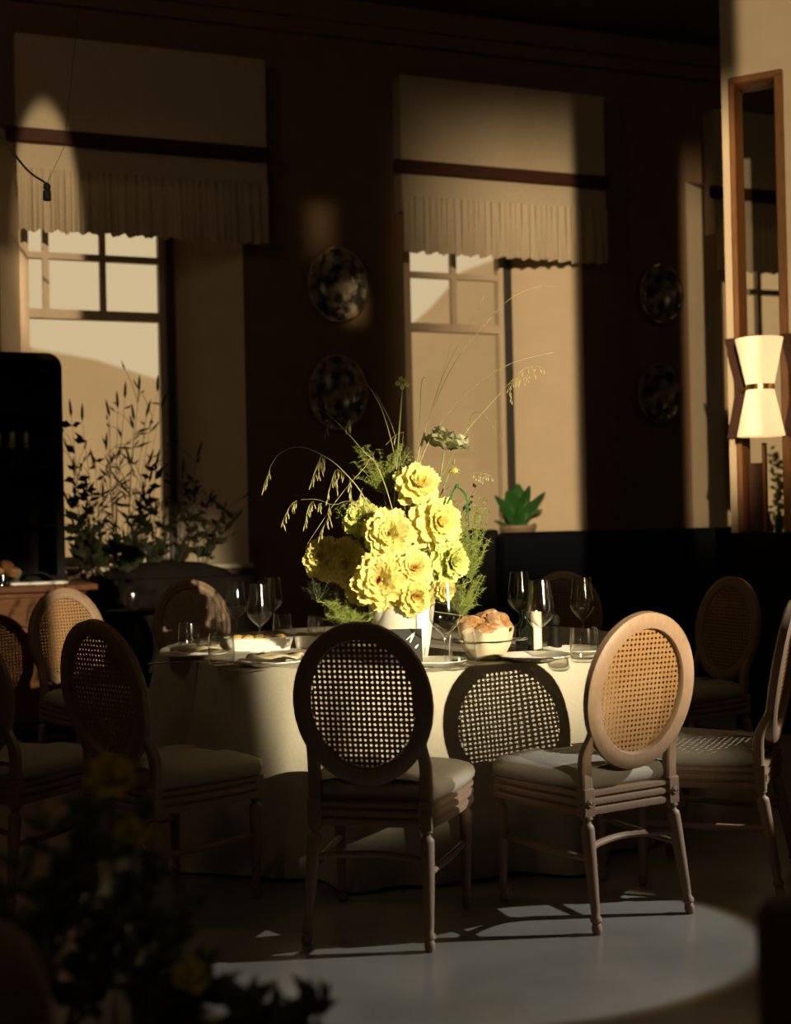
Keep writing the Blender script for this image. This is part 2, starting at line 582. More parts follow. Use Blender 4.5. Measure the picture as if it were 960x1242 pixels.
for k, (a, b, c, d) in enumerate(WINS):
    root = struct(empty('window_%d' % (k + 1), W0, TH))
    MB().prism([(a, 0.0), (a, DEP), (b, DEP)], SILL, HEAD).build('reveal', M_cream, root, smooth=False, label='cream splayed window reveal')
    MB().prism([(d, 0.0), (c, DEP), (d, DEP)], SILL, HEAD).build('reveal', M_cream, root, smooth=False, label='cream splayed window reveal')
    MB().box(a - 0.03, d + 0.03, -0.05, DEP, SILL - 0.035, SILL, bev=0.008).build('window_sill', M_cream, root, smooth=False)
    fy0, fy1 = DEP - 0.04, DEP + 0.04
    fr = MB()
    fr.box(b - 0.02, b + 0.045, fy0, fy1, SILL, HEAD)
    fr.box(b, c, fy0, fy1, SILL, SILL + 0.07)
    fr.box(b, c, fy0, fy1, HEAD - 0.06, HEAD)
    fr.box(c - 0.045, c, fy0, fy1, SILL, HEAD)
    fr.build('window_frame', M_frame, root, smooth=False)
    MB().box(c, c + 0.05, fy0 - 0.05, fy1, SILL, HEAD).build('jamb', M_dkframe, root, smooth=False, label='dark window jamb')
    MB().box(b + 0.045, c - 0.045, fy0 + 0.01, fy1, 2.81, 2.875).build('transom', M_frame, root, smooth=False)
    gx = [b + 0.045, c - 0.045 - 0.40 * 2, c - 0.045 - 0.40, c - 0.045] if k != 1 else [b + 0.045, c - 0.045 - 0.38, c - 0.045]
    gx = [g for i, g in enumerate(gx) if i == 0 or g > b + 0.09]
    for g in gx[1:-1]:
        MB().box(g - 0.022, g + 0.022, fy0 + 0.015, fy1 - 0.01, 2.875, HEAD - 0.06).build('muntin', M_frame, root, smooth=False)
    MB().box(b + 0.045, c - 0.045, fy0 + 0.017, fy1 - 0.012, 3.235, 3.28).build('muntin', M_frame, root, smooth=False)
    zs = [(SILL + 0.07, 2.81), (2.875, 3.235), (3.28, HEAD - 0.06)]
    for (z0, z1) in zs:
        cols = [(gx[0], gx[-1])] if z0 < 2 else list(zip(gx[:-1], gx[1:]))
        for (x0, x1) in cols:
            MB().add([(x0, DEP, z0), (x1, DEP, z0), (x1, DEP, z1), (x0, DEP, z1)], [(0, 1, 2, 3)]).build('pane', G_pane, root, smooth=False)

# made-up rounded ridge outside, imitating light and shaded zones on the window blinds
ridge = [(-16, 10.5), (-13, 8.0), (-10.95, 7.0), (-9.0, 6.35), (-7.1, 5.8), (-4.0, 5.5), (-1.0, 6.6), (0.5, 7.3), (1.2, 8.0),
         (2.2, 8.9), (5, 9.8), (9, 10.6), (14, 11.2), (24, 12)]
rows = []
for (yy, kz) in ((30, -0.05), (33, 0.35), (36, 0.70), (38.5, 0.92), (40, 1.0), (43, 0.95), (50, 0.4), (58, -0.05)):
    rows.append([(x * (yy / 40 if yy < 40 else 1), yy + 0.4 * math.sin(x), z * kz + 0.12 * math.sin(x * 2.1 + yy)) for x, z in ridge])
hl = MB().loft(rows, closed=False).build('stand_in_ridge', M_hill)
struct(hl, 'made-up tan hillside outside, standing in for light and shade on the window blinds')
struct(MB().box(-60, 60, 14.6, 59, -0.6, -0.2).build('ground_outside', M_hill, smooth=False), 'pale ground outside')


# ------------------------------------------------------------------ window pelmets
def pelmet(uc, label):
    root = thing('window_pelmet', label, 'window blind', W0, TH, 'linen pelmets over the windows')
    h = 0.86
    y0 = -0.15
    p = MB()
    n = 24
    rowf, rowb = [], []
    fr = [[(uc - h + 2 * h * i / n, y0 + 0.006 * math.sin(i * 0.9), z) for i in range(n + 1)] for z in (3.86, 4.1, 4.35, 4.62)]
    p.loft(fr, closed=False)
    p.box(uc - h, uc - h + 0.012, y0, 0, 3.62, 4.62)
    p.box(uc + h - 0.012, uc + h, y0, 0, 3.62, 4.62)
    p.box(uc - h, uc + h, y0, 0, 4.61, 4.625)
    p.build('panel', M_linen, root)
    MB().box(uc - h, uc + h, y0 + 0.005, y0 + 0.02, 3.66, 3.90).build('header_band', M_linen, root, smooth=False)
    MB().box(uc - h - 0.07, uc + h + 0.015, y0 - 0.05, y0 - 0.006, 3.885, 3.985, bev=0.012).build('rail', M_rod, root)
    # gathered skirt
    sk = MB()
    n = 420
    rows = []
    for q in range(9):
        t = q / 8
        z = 3.72 - t * 0.42
        row = []
        for i in range(n + 1):
            s = i / n
            x = uc - h + 2 * h * s
            f = 0.020 * math.sin(s * 210 + 1.3 * math.sin(s * 37)) + 0.014 * math.sin(s * 97 + 2.2 * math.sin(s * 13))
            row.append((x, y0 - 0.028 + f * (0.35 + 0.65 * t), z + (0.010 * math.sin(s * 97) if q == 8 else 0)))
        rows.append(row)
    sk.loft(rows, closed=False)
    sk.build('pleated_skirt', M_linen, root)
    return root


pelmet(-1.39, 'linen window pelmet with pleated skirt, leftmost one, beside the hanging cord')
pelmet(1.36, 'linen window pelmet with pleated skirt above the middle window behind the flowers')
pelmet(4.10, 'linen window pelmet partly hidden by the wood-trimmed partition at right')


# ------------------------------------------------------------------ wall platters
def platter(px, py, rw, rh, label):
    u, z = PW(px, py, 0.03)
    root = thing('wall_platter', label, 'plate', wall_pt(u, 0.0, z), TH, 'painted platters on the wall piers')
    M = Matrix.Rotation(R(90), 4, 'X')
    prof = [(0.001, 0.018), (0.55, 0.018), (0.62, 0.026), (0.70, 0.045), (0.95, 0.058), (1.0, 0.060), (1.0, 0.052), (0.72, 0.030), (0.6, 0.006), (0.001, 0.004)]
    rows = []
    n = 40
    for r, h in prof:
        rows.append([(math.cos(2 * math.pi * j / n) * r * rw, math.sin(2 * math.pi * j / n) * r * rh, h + (0.006 * math.cos(8 * 2 * math.pi * j / n) if r > 0.9 else 0)) for j in range(n)])
    MB().loft(rows, M=M, caps=True).build('dish', M_plat, root)
    rim = [(math.cos(2 * math.pi * j / n) * 0.99 * rw, math.sin(2 * math.pi * j / n) * 0.99 * rh, 0.058 + 0.006 * math.cos(8 * 2 * math.pi * j / n)) for j in range(n + 1)]
    MB().tube(rim, 0.007, 6, M=M).build('rim', M_brass, root, label='gilt rim')
    return root


platter(409, 346, 0.235, 0.272, 'painted oval platter on the wall catching a golden glint, upper left of four')
platter(409, 476, 0.225, 0.272, 'painted oval platter low on the pier just above the grasses')
platter(801, 357, 0.20, 0.235, 'painted oval platter on the dark pier beside the third window, upper one')
platter(799, 478, 0.20, 0.24, 'dim painted oval platter on the dark pier, lowest near the sofa')

# ------------------------------------------------------------------ partition with wood-framed opening
pr = struct(empty('wall_partition', (2.0, 8.0, 0), R(-29)))
p = MB()
T = 0.16
p.box(0.035, 0.09, 0, T, 1.2, CZ)
p.box(0.09, 0.40, 0, T, 3.92, CZ)
p.box(0.40, 2.2, 0, T, 1.2, CZ)
p.build('partition_body', M_cream, pr, smooth=False)
MB().box(0.035, 2.2, 0.005, T - 0.005, 0, 1.2).build('dado_panel', M_ebony, pr, smooth=False, label='dark lower panel')
MB().box(0.085, 0.118, -0.03, T + 0.02, 1.2, 3.92, bev=0.006).build('wood_trim', M_amber, pr, label='amber wood trim')
MB().box(0.355, 0.405, -0.03, T + 0.02, 1.2, 3.92, bev=0.006).build('wood_trim', M_amber, pr, label='amber wood trim')
MB().box(0.085, 0.405, -0.03, T + 0.02, 3.90, 3.945, bev=0.006).build('wood_trim', M_amber, pr, label='amber wood trim')
MB().box(0.13, 0.215, 0.06, 0.10, 1.2, 1.62, bev=0.004).build('lattice_post', M_rod, pr)
MB().box(0.215, 0.235, 0.05, 0.11, 1.2, 1.74, bev=0.004).build('lattice_post', M_amber, pr)

# sconce on the partition
sc = thing('wall_sconce', 'lit double wall sconce with two flared pleated shades and brass waist', 'lamp', (2.0, 8.0, 2.05), R(-29))


def hourglass(x0, w_top, w_waist, hh, waist, y0, y1, nm, m, z0=0.0):
    poly = [(x0 - w_top, hh), (x0 - w_waist, waist), (x0 - w_waist, -waist), (x0 - w_top * 0.95, -hh), (x0 + w_top * 0.95, -hh), (x0 + w_waist, -waist), (x0 + w_waist, waist), (x0 + w_top, hh)]
    rows = [[(x, y, z + z0) for x, z in poly] for y in (y0, y1)]
    return MB().loft(rows, caps=True).build(nm, m, sc, smooth=False)


hourglass(0.118, 0.085, 0.03, 0.30, 0.05, -0.055, -0.031, 'back_plate', M_rod, 0.02)


def shade(z0, z1, r0, r1, nm, cx=0.275, cy=-0.20):
    n = 60
    rows = []
    for q in range(7):
        t = q / 6
        rr = r0 + (r1 - r0) * t
        rows.append([(cx + (rr + 0.0025 * (1 if j % 2 else -1)) * math.cos(2 * math.pi * j / n), cy + (rr + 0.0025 * (1 if j % 2 else -1)) * math.sin(2 * math.pi * j / n), z0 + (z1 - z0) * t) for j in range(n)])
    return MB().loft(rows).build(nm, M_shade, sc, label='glowing pleated lamp shade')


shade(0.015, 0.285, 0.078, 0.135, 'lamp_shade')
shade(-0.285, -0.015, 0.135, 0.078, 'lamp_shade')
MB().lathe([(0.075, -0.016), (0.082, -0.016), (0.082, 0.016), (0.075, 0.016)], 32, Matrix.Translation((0.275, -0.20, 0)), caps=True).build('waist_band', M_brass, sc, label='brass waist band')
MB().tube([(0.115, -0.045, 0), (0.17, -0.12, 0), (0.275, -0.20, 0)], 0.010, 8).build('arm', M_brass, sc)
MB().lathe([(0.004, 0.05), (0.022, 0.07), (0.028, 0.10), (0.022, 0.13), (0.004, 0.145)], 16, Matrix.Translation((0.275, -0.20, 0.03))).build('bulb', M_bulb, sc)
MB().lathe([(0.004, 0.05), (0.022, 0.07), (0.028, 0.10), (0.022, 0.13), (0.004, 0.145)], 16, Matrix.Translation((0.275, -0.20, -0.225))).build('bulb', M_bulb, sc)
s2 = thing('wall_sconce', 'second lit wall sconce cut off by the right edge of the picture', 'lamp', (2.0, 8.0, 2.05), R(-29))
for ch in list(sc.children):
    c = ch.copy()
    col.objects.link(c)
    c.parent = s2
s2.location = Vector((2.0, 8.0, 2.05)) + Vector((0.874, -0.485, 0)) * 0.33

# ------------------------------------------------------------------ banquette sofa
sf = thing('banquette_sofa', 'long dark navy banquette sofa along the far wall', 'sofa', W0, TH)
us0 = PW(602, 648, 0.62)[0]
us1 = PW(902, 650, 0.62)[0]
MB().box(us0, us1, -0.78, -0.58, 0.10, 1.22, bev=0.03).build('backrest', M_navy, sf)
MB().box(us0 + 0.02, us1 - 0.02, -1.28, -0.79, 0.14, 0.36, bev=0.02).build('base', M_navy, sf)
w3 = (us1 - us0 - 0.06) / 3
for i in range(3):
    MB().box(us0 + 0.03 + i * w3, us0 + 0.02 + (i + 1) * w3, -1.30, -0.79, 0.365, 0.47, bev=0.03).build('seat_cushion', M_navy, sf)
for x in (us0 + 0.1, us1 - 0.1):
    for y in (-1.2, -0.66):
        MB().lathe([(0.018, 0), (0.028, 0.14)], 10, Matrix.Translation((x, y, 0))).build('leg', M_ebony, sf)

# ------------------------------------------------------------------ cabinet with hutch at left
sb = thing('sideboard', 'walnut sideboard with carved drawer fronts at the left wall', 'sideboard', W0, TH)
U0, U1, Y0, Y1, HT = -4.3, -1.90, -1.04, -0.50, 0.975
MB().box(U0, U1, Y0 - 0.03, Y1, HT - 0.045, HT, bev=0.008).build('worktop', M_walnut, sb)
MB().box(U0 + 0.03, U1 - 0.03, Y0 + 0.01, Y1, 0.12, HT - 0.045).build('body', M_walnut, sb, smooth=False)
for i in range(4):
    x0 = U0 + 0.06 + i * 0.575
    dr = MB().box(x0, x0 + 0.54, Y0 - 0.012, Y0 + 0.012, HT - 0.25, HT - 0.07, bev=0.008).build('drawer', M_walnut, sb)
    MB().lathe([(0.004, 0), (0.014, 0.006), (0.016, 0.016), (0.008, 0.024)], 12, Matrix.Translation((x0 + 0.27, Y0 - 0.012, HT - 0.16)) @ Matrix.Rotation(R(90), 4, 'X')).build('knob', M_brass, dr)
    dd = MB().box(x0, x0 + 0.54, Y0 - 0.012, Y0 + 0.012, 0.15, HT - 0.28, bev=0.008).build('door', M_walnut, sb)
    MB().lathe([(0.004, 0), (0.014, 0.006), (0.016, 0.016), (0.008, 0.024)], 12, Matrix.Translation((x0 + 0.48, Y0 - 0.012, 0.5)) @ Matrix.Rotation(R(90), 4, 'X')).build('knob', M_brass, dd)
for x in (U0 + 0.07, U1 - 0.07):
    for y in (Y0 + 0.06, Y1 - 0.05):
        MB().lathe([(0.02, 0), (0.032, 0.12)], 10, Matrix.Translation((x, y, 0))).build('leg', M_walnut, sb)

hu = thing('display_hutch', 'tall black display cabinet with rounded top corners standing on the sideboard', 'cabinet', W0 + Vector((0, 0, HT)), TH)
hx0, hx1 = U0 + 0.05, -2.07
hz = 1.42
cr = 0.09


def round_rect(x0, x1, z1, r, n=6):
    pts = [(x0, 0), (x1, 0)]
    for i in range(n + 1):
        a = R(90) * i / n
        pts.append((x1 - r + r * math.cos(a), z1 - r + r * math.sin(a)))
    for i in range(n + 1):
        a = R(90) + R(90) * i / n
        pts.append((x0 + r + r * math.cos(a), z1 - r + r * math.sin(a)))
    return pts


out = round_rect(hx0, hx1, hz, cr)
inn = [(min(max(x, hx0 + 0.05), hx1 - 0.05), min(max(z, 0.05), hz - 0.05)) for x, z in out]
fr = MB()
fr.loft([[(x, -0.52, z) for x, z in out], [(x, -0.88, z) for x, z in out], [(x, -0.88, z) for x, z in inn], [(x, -0.52, z) for x, z in inn]])
fr.build('carcass', M_ebony, hu)
MB().loft([[(x, -0.50, z) for x, z in out], [(x, -0.52, z) for x, z in out]], caps=True).build('back_panel', M_ebony, hu)
for zz in (0.36, 0.72, 1.06):
    MB().box(hx0 + 0.05, hx1 - 0.05, -0.86, -0.52, zz - 0.012, zz + 0.012).build('shelf', M_ebony, hu, smooth=False)
MB().box(hx0 + 1.05, hx0 + 1.09, -0.87, -0.84, 0.05, hz - 0.05).build('stile', M_ebony, hu, smooth=False)

# ------------------------------------------------------------------ chairs
TILT = R(10)
OA, OB, OC = 0.221, 0.258, 0.748          # oval half width, half height, centre height


def back_pt(x, w, t):
    """point on the tilted back: x across, w up from the oval centre, t to the front"""
    return Vector((x, -0.055 - w * math.sin(TILT) + t * math.cos(TILT), OC + w * math.cos(TILT) + t * math.sin(TILT)))


def turned(pts_rz, top, bot, n=12):
    """turned leg between two points, profile (radius, fraction from top)"""
    top, bot = Vector(top), Vector(bot)
    d = (bot - top)
    q = d.to_track_quat('Z', 'Y').to_matrix().to_4x4()
    M = Matrix.Translation(top) @ q
    return MB().lathe([(r, f * d.length) for r, f in pts_rz], n, M)


PROF = [(0.013, 0.0), (0.020, 0.02), (0.020, 0.045), (0.013, 0.06), (0.013, 0.075), (0.021, 0.10), (0.022, 0.13), (0.021, 0.30), (0.018, 0.55), (0.0145, 0.80),
        (0.013, 0.84), (0.019, 0.87), (0.019, 0.895), (0.013, 0.91), (0.017, 0.94), (0.016, 0.975), (0.011, 1.0)]


def make_chair():
    root = thing('dining_chair', 'x', 'chair', group='oval cane-back dining chairs')
    # oval frame
    prof = [(0, -0.012), (0, 0.012), (-0.006, 0.018), (-0.020, 0.020), (-0.026, 0.016), (-0.034, 0.018), (-0.046, 0.015), (-0.053, 0.010), (-0.054, -0.008),
            (-0.050, -0.017), (-0.036, -0.019), (-0.012, -0.019)]
    n = 64
    rows = []
    for j in range(n + 1):
        a = 2 * math.pi * j / n
        rows.append([back_pt((OA + r) * math.sin(a), (OB + r) * math.cos(a), t) for r, t in prof])
    MB().loft(rows).build('oval_frame', M_oak, root)
    # cane with real holes
    cm = MB()
    pitch = 0.0168
    aa, bb_ = OA - 0.046, OB - 0.046
    h = pitch / 2
    r = h * 0.53
    c = r * 0.42
    nx, nz = int(aa / pitch) + 1, int(bb_ / pitch) + 1
    inner = [(r, c), (c, r), (-c, r), (-r, c), (-r, -c), (-c, -r), (c, -r), (r, -c)]
    outer = [(h, h), (-h, h), (-h, -h), (h, -h)]
    tz = 0.002
    for i in range(-nx, nx + 1):
        for k in range(-nz, nz + 1):
            x, w = i * pitch, k * pitch
            if (x / (aa - 0.002)) ** 2 + (w / (bb_ - 0.002)) ** 2 > 1:
                continue
            base = [back_pt(x + p, w + q, 0.002 + tz) for p, q in outer + inner]
            cm.add(base, [(0, 1, 6, 5), (1, 7, 6), (1, 2, 8, 7), (2, 9, 8), (2, 3, 10, 9), (3, 11, 10), (3, 0, 4, 11), (0, 5, 4)])
    cp = cm.build('cane_panel', M_cane, root, smooth=False)
    md = cp.modifiers.new('thick', 'SOLIDIFY')
    md.thickness = 0.003
    # back posts
    for s in (-1, 1):
        a = R(122)
        st = back_pt(s * (OA - 0.026) * math.sin(a), (OB - 0.026) * math.cos(a), 0)
        pts = spline([back_pt(s * (OA - 0.022) * math.sin(R(104)), (OB - 0.022) * math.cos(R(104)), 0), st + Vector((s * 0.010, 0.002, 0)),
                      (s * 0.180, 0.008, 0.545), (s * 0.178, 0.012, 0.44)], 5)
        rw = []
        for i, pnt in enumerate(pts):
            t = i / (len(pts) - 1)
            ww = 0.014 + 0.006 * t
            rw.append([pnt + Vector((ww * p, 0.017 * q, 0)) for p, q in ((-1, -0.7), (-0.7, -1), (0.7, -1), (1, -0.7), (1, 0.7), (0.7, 1), (-0.7, 1), (-1, 0.7))])
        MB().loft(rw, caps=True).build('back_post', M_oak, root)
    # legs
    for s in (-1, 1):
        m = turned(PROF, (s * 0.180, 0.008, 0.362), (s * 0.196, -0.055, 0.0))
        m.box(s * 0.179 - 0.022, s * 0.179 + 0.022, -0.012, 0.032, 0.355, 0.445, bev=0.003)
        lg = m.build('leg', M_oak, root)
        MB().lathe([(0.013, 0), (0.013, 0.003), (0.010, 0.004), (0.008, 0.002), (0.004, 0.005), (0.001, 0.005)], 12,
                   Matrix.Translation((s * 0.179, -0.0125, 0.40)) @ Matrix.Rotation(R(90), 4, 'X')).build('rosette', M_oak, lg)
        m = turned(PROF, (s * 0.222, 0.415, 0.362), (s * 0.218, 0.415, 0.0))
        m.box(s * 0.222 - 0.022, s * 0.222 + 0.022, 0.393, 0.437, 0.355, 0.435, bev=0.003)
        m.build('leg', M_oak, root)
    # moulded seat rail

    def trap(e, y0=0.0, y1=0.44, wr=0.196, wf=0.248, nn=5):
        pts = [(-wr - e, y0 - e), (wr + e, y0 - e)]
        for i in range(nn + 1):
            t = i / nn
            pts.append((wr + e + (wf - wr) * math.sin(t * math.pi / 2), y0 + (y1 - y0 - 0.04) * t))
        pts.append((wf + e - 0.04, y1 + e))
        pts.append((-(wf + e - 0.04), y1 + e))
        for i in range(nn, -1, -1):
            t = i / nn
            pts.append((-(wr + e + (wf - wr) * math.sin(t * math.pi / 2)), y0 + (y1 - y0 - 0.04) * t))
        return pts
    rw = []
    for e, z in ((-0.012, 0.358), (0.004, 0.360), (0.006, 0.370), (0.004, 0.380), (-0.004, 0.384), (-0.004, 0.388), (0.004, 0.391), (0.006, 0.400), (0.004, 0.408),
                 (-0.004, 0.412), (-0.004, 0.416), (0.005, 0.420), (0.005, 0.432), (-0.012, 0.434)):
        rw.append([(x, y, z) for x, y in trap(e)])
    MB().loft(rw, caps=True).build('seat_rail', M_oak, root)
    rw = []
    for e, z in ((-0.004, 0.434), (0.006, 0.445), (0.010, 0.462), (0.004, 0.480), (-0.012, 0.491), (-0.05, 0.500), (-0.11, 0.505), (-0.17, 0.507)):
        rw.append([(x, y, z) for x, y in trap(e, 0.028, 0.452, 0.186)])
    MB().loft(rw, caps=True).build('cushion', M_cush, root)
    # stretchers
    for s in (-1, 1):
        MB().tube([(s * 0.187, -0.025, 0.225), (s * 0.205, 0.19, 0.222), (s * 0.220, 0.405, 0.225)], [0.010, 0.013, 0.010], 8).build('stretcher', M_oak, root)
    MB().tube(spline([(-0.184, -0.012, 0.262), (-0.09, 0.03, 0.262), (0, 0.05, 0.262), (0.09, 0.03, 0.262), (0.184, -0.012, 0.262)], 4), 0.011, 8).build('stretcher', M_oak, root)
    return root


CH = [((-0.10, 4.11), -14, 'dark cane-back chair seen from behind in front of the table, nearest the middle'),
      ((0.745, 4.29), 31, 'cane-back chair with sunlit tan back and grey cushion at front right of the table'),
      ((-0.95, 4.45), -41, 'shadowed cane-back chair behind the blurred foreground plants, left of the front chair'),
      ((-1.50, 4.60), -20, 'dark cane-back chair cut off by the left edge of the picture'),
      ((-1.66, 6.75), -135, 'brightly lit golden cane-back chair in front of the walnut sideboard'),
      ((-1.15, 7.45), -158, 'cane-back chair across the table at left with dappled plant shadow on its back'),
      ((0.95, 7.55), 172, 'dim cane-back chair behind the wine glasses in front of the navy sofa'),
      ((1.58, 6.50), 118, 'dim cane-back chair to the right of the table facing it, before the partition'),
      ((1.32, 4.72), 66, 'cane-back chair cut off by the right edge of the picture with one lit post')]
ch0 = make_chair()
for i, ((x, y), a, lab) in enumerate(CH):
    if i == 0:
        ch0.location = (x, y, 0)
        ch0.rotation_euler = (0, 0, R(a))
        ch0['label'] = lab
    else:
        copy_thing(ch0, (x, y, 0), R(a), lab)

# ------------------------------------------------------------------ table and cloth
TC = Vector((0.0, 5.9, 0))
TR, TZ = 1.05, 0.772
tb = thing('round_table', 'round dining table hidden under the pale linen cloth', 'table', TC)
MB().lathe([(TR - 0.03, 0.735), (TR - 0.01, 0.74), (TR - 0.01, 0.762), (TR - 0.02, 0.766)], 64).build('table_top', M_walnut, tb)
for a in range(4):
    MB().lathe([(0.03, 0), (0.03, 0.735)], 10, Matrix.Translation((0.55 * math.cos(R(45 + 90 * a)), 0.55 * math.sin(R(45 + 90 * a)), 0))).build('leg', M_walnut, tb)
n = 360
rows = []
zz = [(0.0, 0), (0.3, 0), (0.6, 0), (0.85, 0), (0.98, 0), (1.0, 0.004)]
for rr, dz in zz:
    rows.append([(TR * rr * math.cos(2 * math.pi * j / n), TR * rr * math.sin(2 * math.pi * j / n), TZ - dz) for j in range(n)])
NR = 16
for q in range(1, NR + 1):
    t = q / NR
    row = []
    for j in range(n):
        a = 2 * math.pi * j / n
        f = 0.55 * math.sin(11 * a + 0.7 + 0.8 * math.sin(2 * a)) + 0.35 * math.sin(19 * a + 2.0 + 0.9 * math.sin(3 * a)) + 0.18 * math.sin(29 * a + 1.1)
        amp = 0.105 * (t ** 0.55)
        rr = TR + 0.006 + 0.135 * t ** 0.9 + amp * f * 0.9
        rr = max(rr, TR + 0.004)
        z = TZ - 0.008 - t * (TZ - 0.02)
        row.append((rr * math.cos(a), rr * math.sin(a), max(0.004, z)))
    rows.append(row)
tcl = MB().loft(rows).build('tablecloth', M_cloth)
tcl.location = TC
tag(tcl, 'floor-length pale linen tablecloth falling in folds over the round table', 'tablecloth')

# ------------------------------------------------------------------ glassware
TT = TZ + 0.001


def wine_glass_meshes():
    # angular tulip bowl with thin wall
    o = [(0.004, 0.088), (0.008, 0.094), (0.022, 0.106), (0.038, 0.122), (0.0455, 0.138), (0.0465, 0.148), (0.044, 0.175), (0.039, 0.210), (0.0345, 0.245)]
    i = [(r - 0.0012, z + 0.001) for r, z in reversed(o[1:])] + [(0.001, 0.094)]
    bowl = MB().lathe(o + i, 28, caps=False).mesh('bowl', G_clear)
    stem = MB().lathe([(0.0055, 0.004), (0.0036, 0.015), (0.0032, 0.05), (0.0036, 0.078), (0.0065, 0.091)], 10).mesh('stem', G_clear)
    foot = MB().lathe([(0.001, 0), (0.037, 0), (0.037, 0.0016), (0.02, 0.003), (0.006, 0.006), (0.001, 0.006)], 28, caps=False).mesh('foot', G_clear)
    return bowl, stem, foot


WGM = wine_glass_meshes()


def wine_glass(p, label, k=1.0):
    t = thing('wine_glass', label, 'wine glass', p, random.random(), 'stemmed wine glasses on the table')
    t.scale = (k, k, k)
    for nm, me in zip(('bowl', 'stem', 'foot'), WGM):
        link(nm, me, t)
    return t


_o = [(0.001, 0.0), (0.036, 0.0), (0.040, 0.003), (0.043, 0.03), (0.042, 0.06), (0.038, 0.098)]
_i = [(0.0367, 0.098), (0.0405, 0.06), (0.0412, 0.03), (0.037, 0.010), (0.001, 0.009)]
TUM = MB().lathe(_o + _i, 28, caps=False).mesh('tumbler_body', G_clear)
WAT = MB().lathe([(0.001, 0.011), (0.0365, 0.011), (0.0405, 0.03), (0.0405, 0.048), (0.001, 0.048)], 28, caps=False).mesh('water', G_water)


def tumbler(p, label, water=True, k=1.0):
    t = thing('water_tumbler', label, 'glass', p, 0, 'water tumblers on the table')
    t.scale = (k, k, k)
    link('glass_body', TUM, t)
    if water:
        link('water', WAT, t)
    return t


wine_glass(PZ(316, 791, TT), 'empty wine glass standing beside the white food dish at the left of the table', 1.16)
wine_glass(P(287, 770, 6.05) * Vector((1, 1, 0)) + Vector((0, 0, TT)) if False else PZ(287, 778, TT), 'wine glass against the dappled cane chair back at left', 1.12)
wine_glass(PZ(332, 766, TT), 'faint wine glass behind the foremost left wine glass', 1.10)
wine_glass(PZ(409, 788, TT), 'wine glass rising just above the dark front chair', 1.12)
wine_glass(PZ(541, 809, TT), 'wine glass standing in front of the white vase beside the number card', 1.25)
wine_glass(PZ(657, 796, TT), 'wine glass standing on a plate in front of the ivory candle', 1.2)
wine_glass(PZ(632, 774, TT), 'wine glass behind the dark bottle, against the navy sofa', 1.22)
wine_glass(PZ(708, 783, TT), 'rightmost wine glass near the sunlit chair', 1.16)
tumbler(PZ(230, 786, TT), 'clear tumbler at the far left rim of the table', True, 1.12)
tumbler(PZ(269, 806, TT), 'water tumbler at left front of the table, beside the stacked plates', True, 1.22)
tumbler(PZ(343, 773, TT), 'tumbler behind the white food dish', False, 1.12)
tumbler(PZ(384, 772, TT), 'small tumbler left of the wine glass above the front chair', False, 1.0)
tumbler(PZ(562, 808, TT), 'water tumbler beside the bread basket', True, 1.2)
tumbler(PZ(710, 803, TT), 'water tumbler next to the sunlit chair at right', True, 1.3)


# plates
def plate(p, r, label, group='white plates on the table', dark=False):
    t = MB().lathe([(0.001, 0.004), (r * 0.6, 0.004), (r * 0.66, 0.008), (r * 0.95, 0.018), (r, 0.020), (r, 0.016), (r * 0.66, 0.002), (r * 0.6, 0.0), (0.001, 0.0)], 40, caps=False)
    o = t.build('dinner_plate', M_white)
    o.location = p
    return tag(o, label, 'plate', group)


plate(PZ(236, 797, TT), 0.135, 'white plate under the tumbler side of the far left table rim')
plate(PZ(330, 806, TT), 0.135, 'white plate at the front of the table left of the dark front chair')
plate(PZ(528, 806, TT), 0.12, 'white plate partly hidden by the dark front chair, beside the wine glass')
plate(PZ(650, 800, TT), 0.14, 'white plate under the wine glass at right')
plate(PZ(700, 792, TT), 0.135, 'white plate behind the water tumbler at right')
plate(PZ(392, 782, TT), 0.11, 'small white plate beneath the little tumbler')


def napkin(p, rz, label):
    m = MB()
    rows = []
    for i in range(9):
        row = []
        for j in range(7):
            x, y = (i / 8 - 0.5) * 0.20, (j / 6 - 0.5) * 0.11
            row.append((x, y, 0.010 + 0.006 * math.sin(i * 1.3 + j) + 0.004 * math.sin(j * 2.1)))
        rows.append(row)
    m.loft(rows, closed=False)
    o = m.build('folded_napkin', M_paper)
    o.modifiers.new('thick', 'SOLIDIFY').thickness = 0.006
    o.location = p
    o.rotation_euler = (0, 0, rz)
    return tag(o, label, 'napkin', 'folded napkins')


napkin(PZ(238, 796, TT) + Vector((0, 0, 0.02)), 0.3, 'cream napkin folded on the far left plate')
napkin(PZ(335, 806, TT) + Vector((0, 0, 0.02)), -0.2, 'cream napkin folded on the plate left of the front chair')


def knife(p, rz, label):
    t = thing('table_knife', label, 'cutlery', p, rz, 'knives on the table')
    MB().box(-0.11, 0.0, -0.006, 0.006, 0.0, 0.006, bev=0.002).build('handle', M_silver, t)
    MB().prism([(0, -0.007), (0.085, -0.007), (0.105, 0.004), (0.09, 0.008), (0, 0.007)], 0.002, 0.004).build('blade', M_silver, t, smooth=False)


knife(PZ(212, 804, TT), 0.5, 'silver knife near the far left rim of the table')
knife(PZ(300, 812, TT), 0.4, 'silver knife in front of the left tumbler')
knife(PZ(760, 800, TT), -0.4, 'silver knife hidden behind the sunlit chair') if False else None


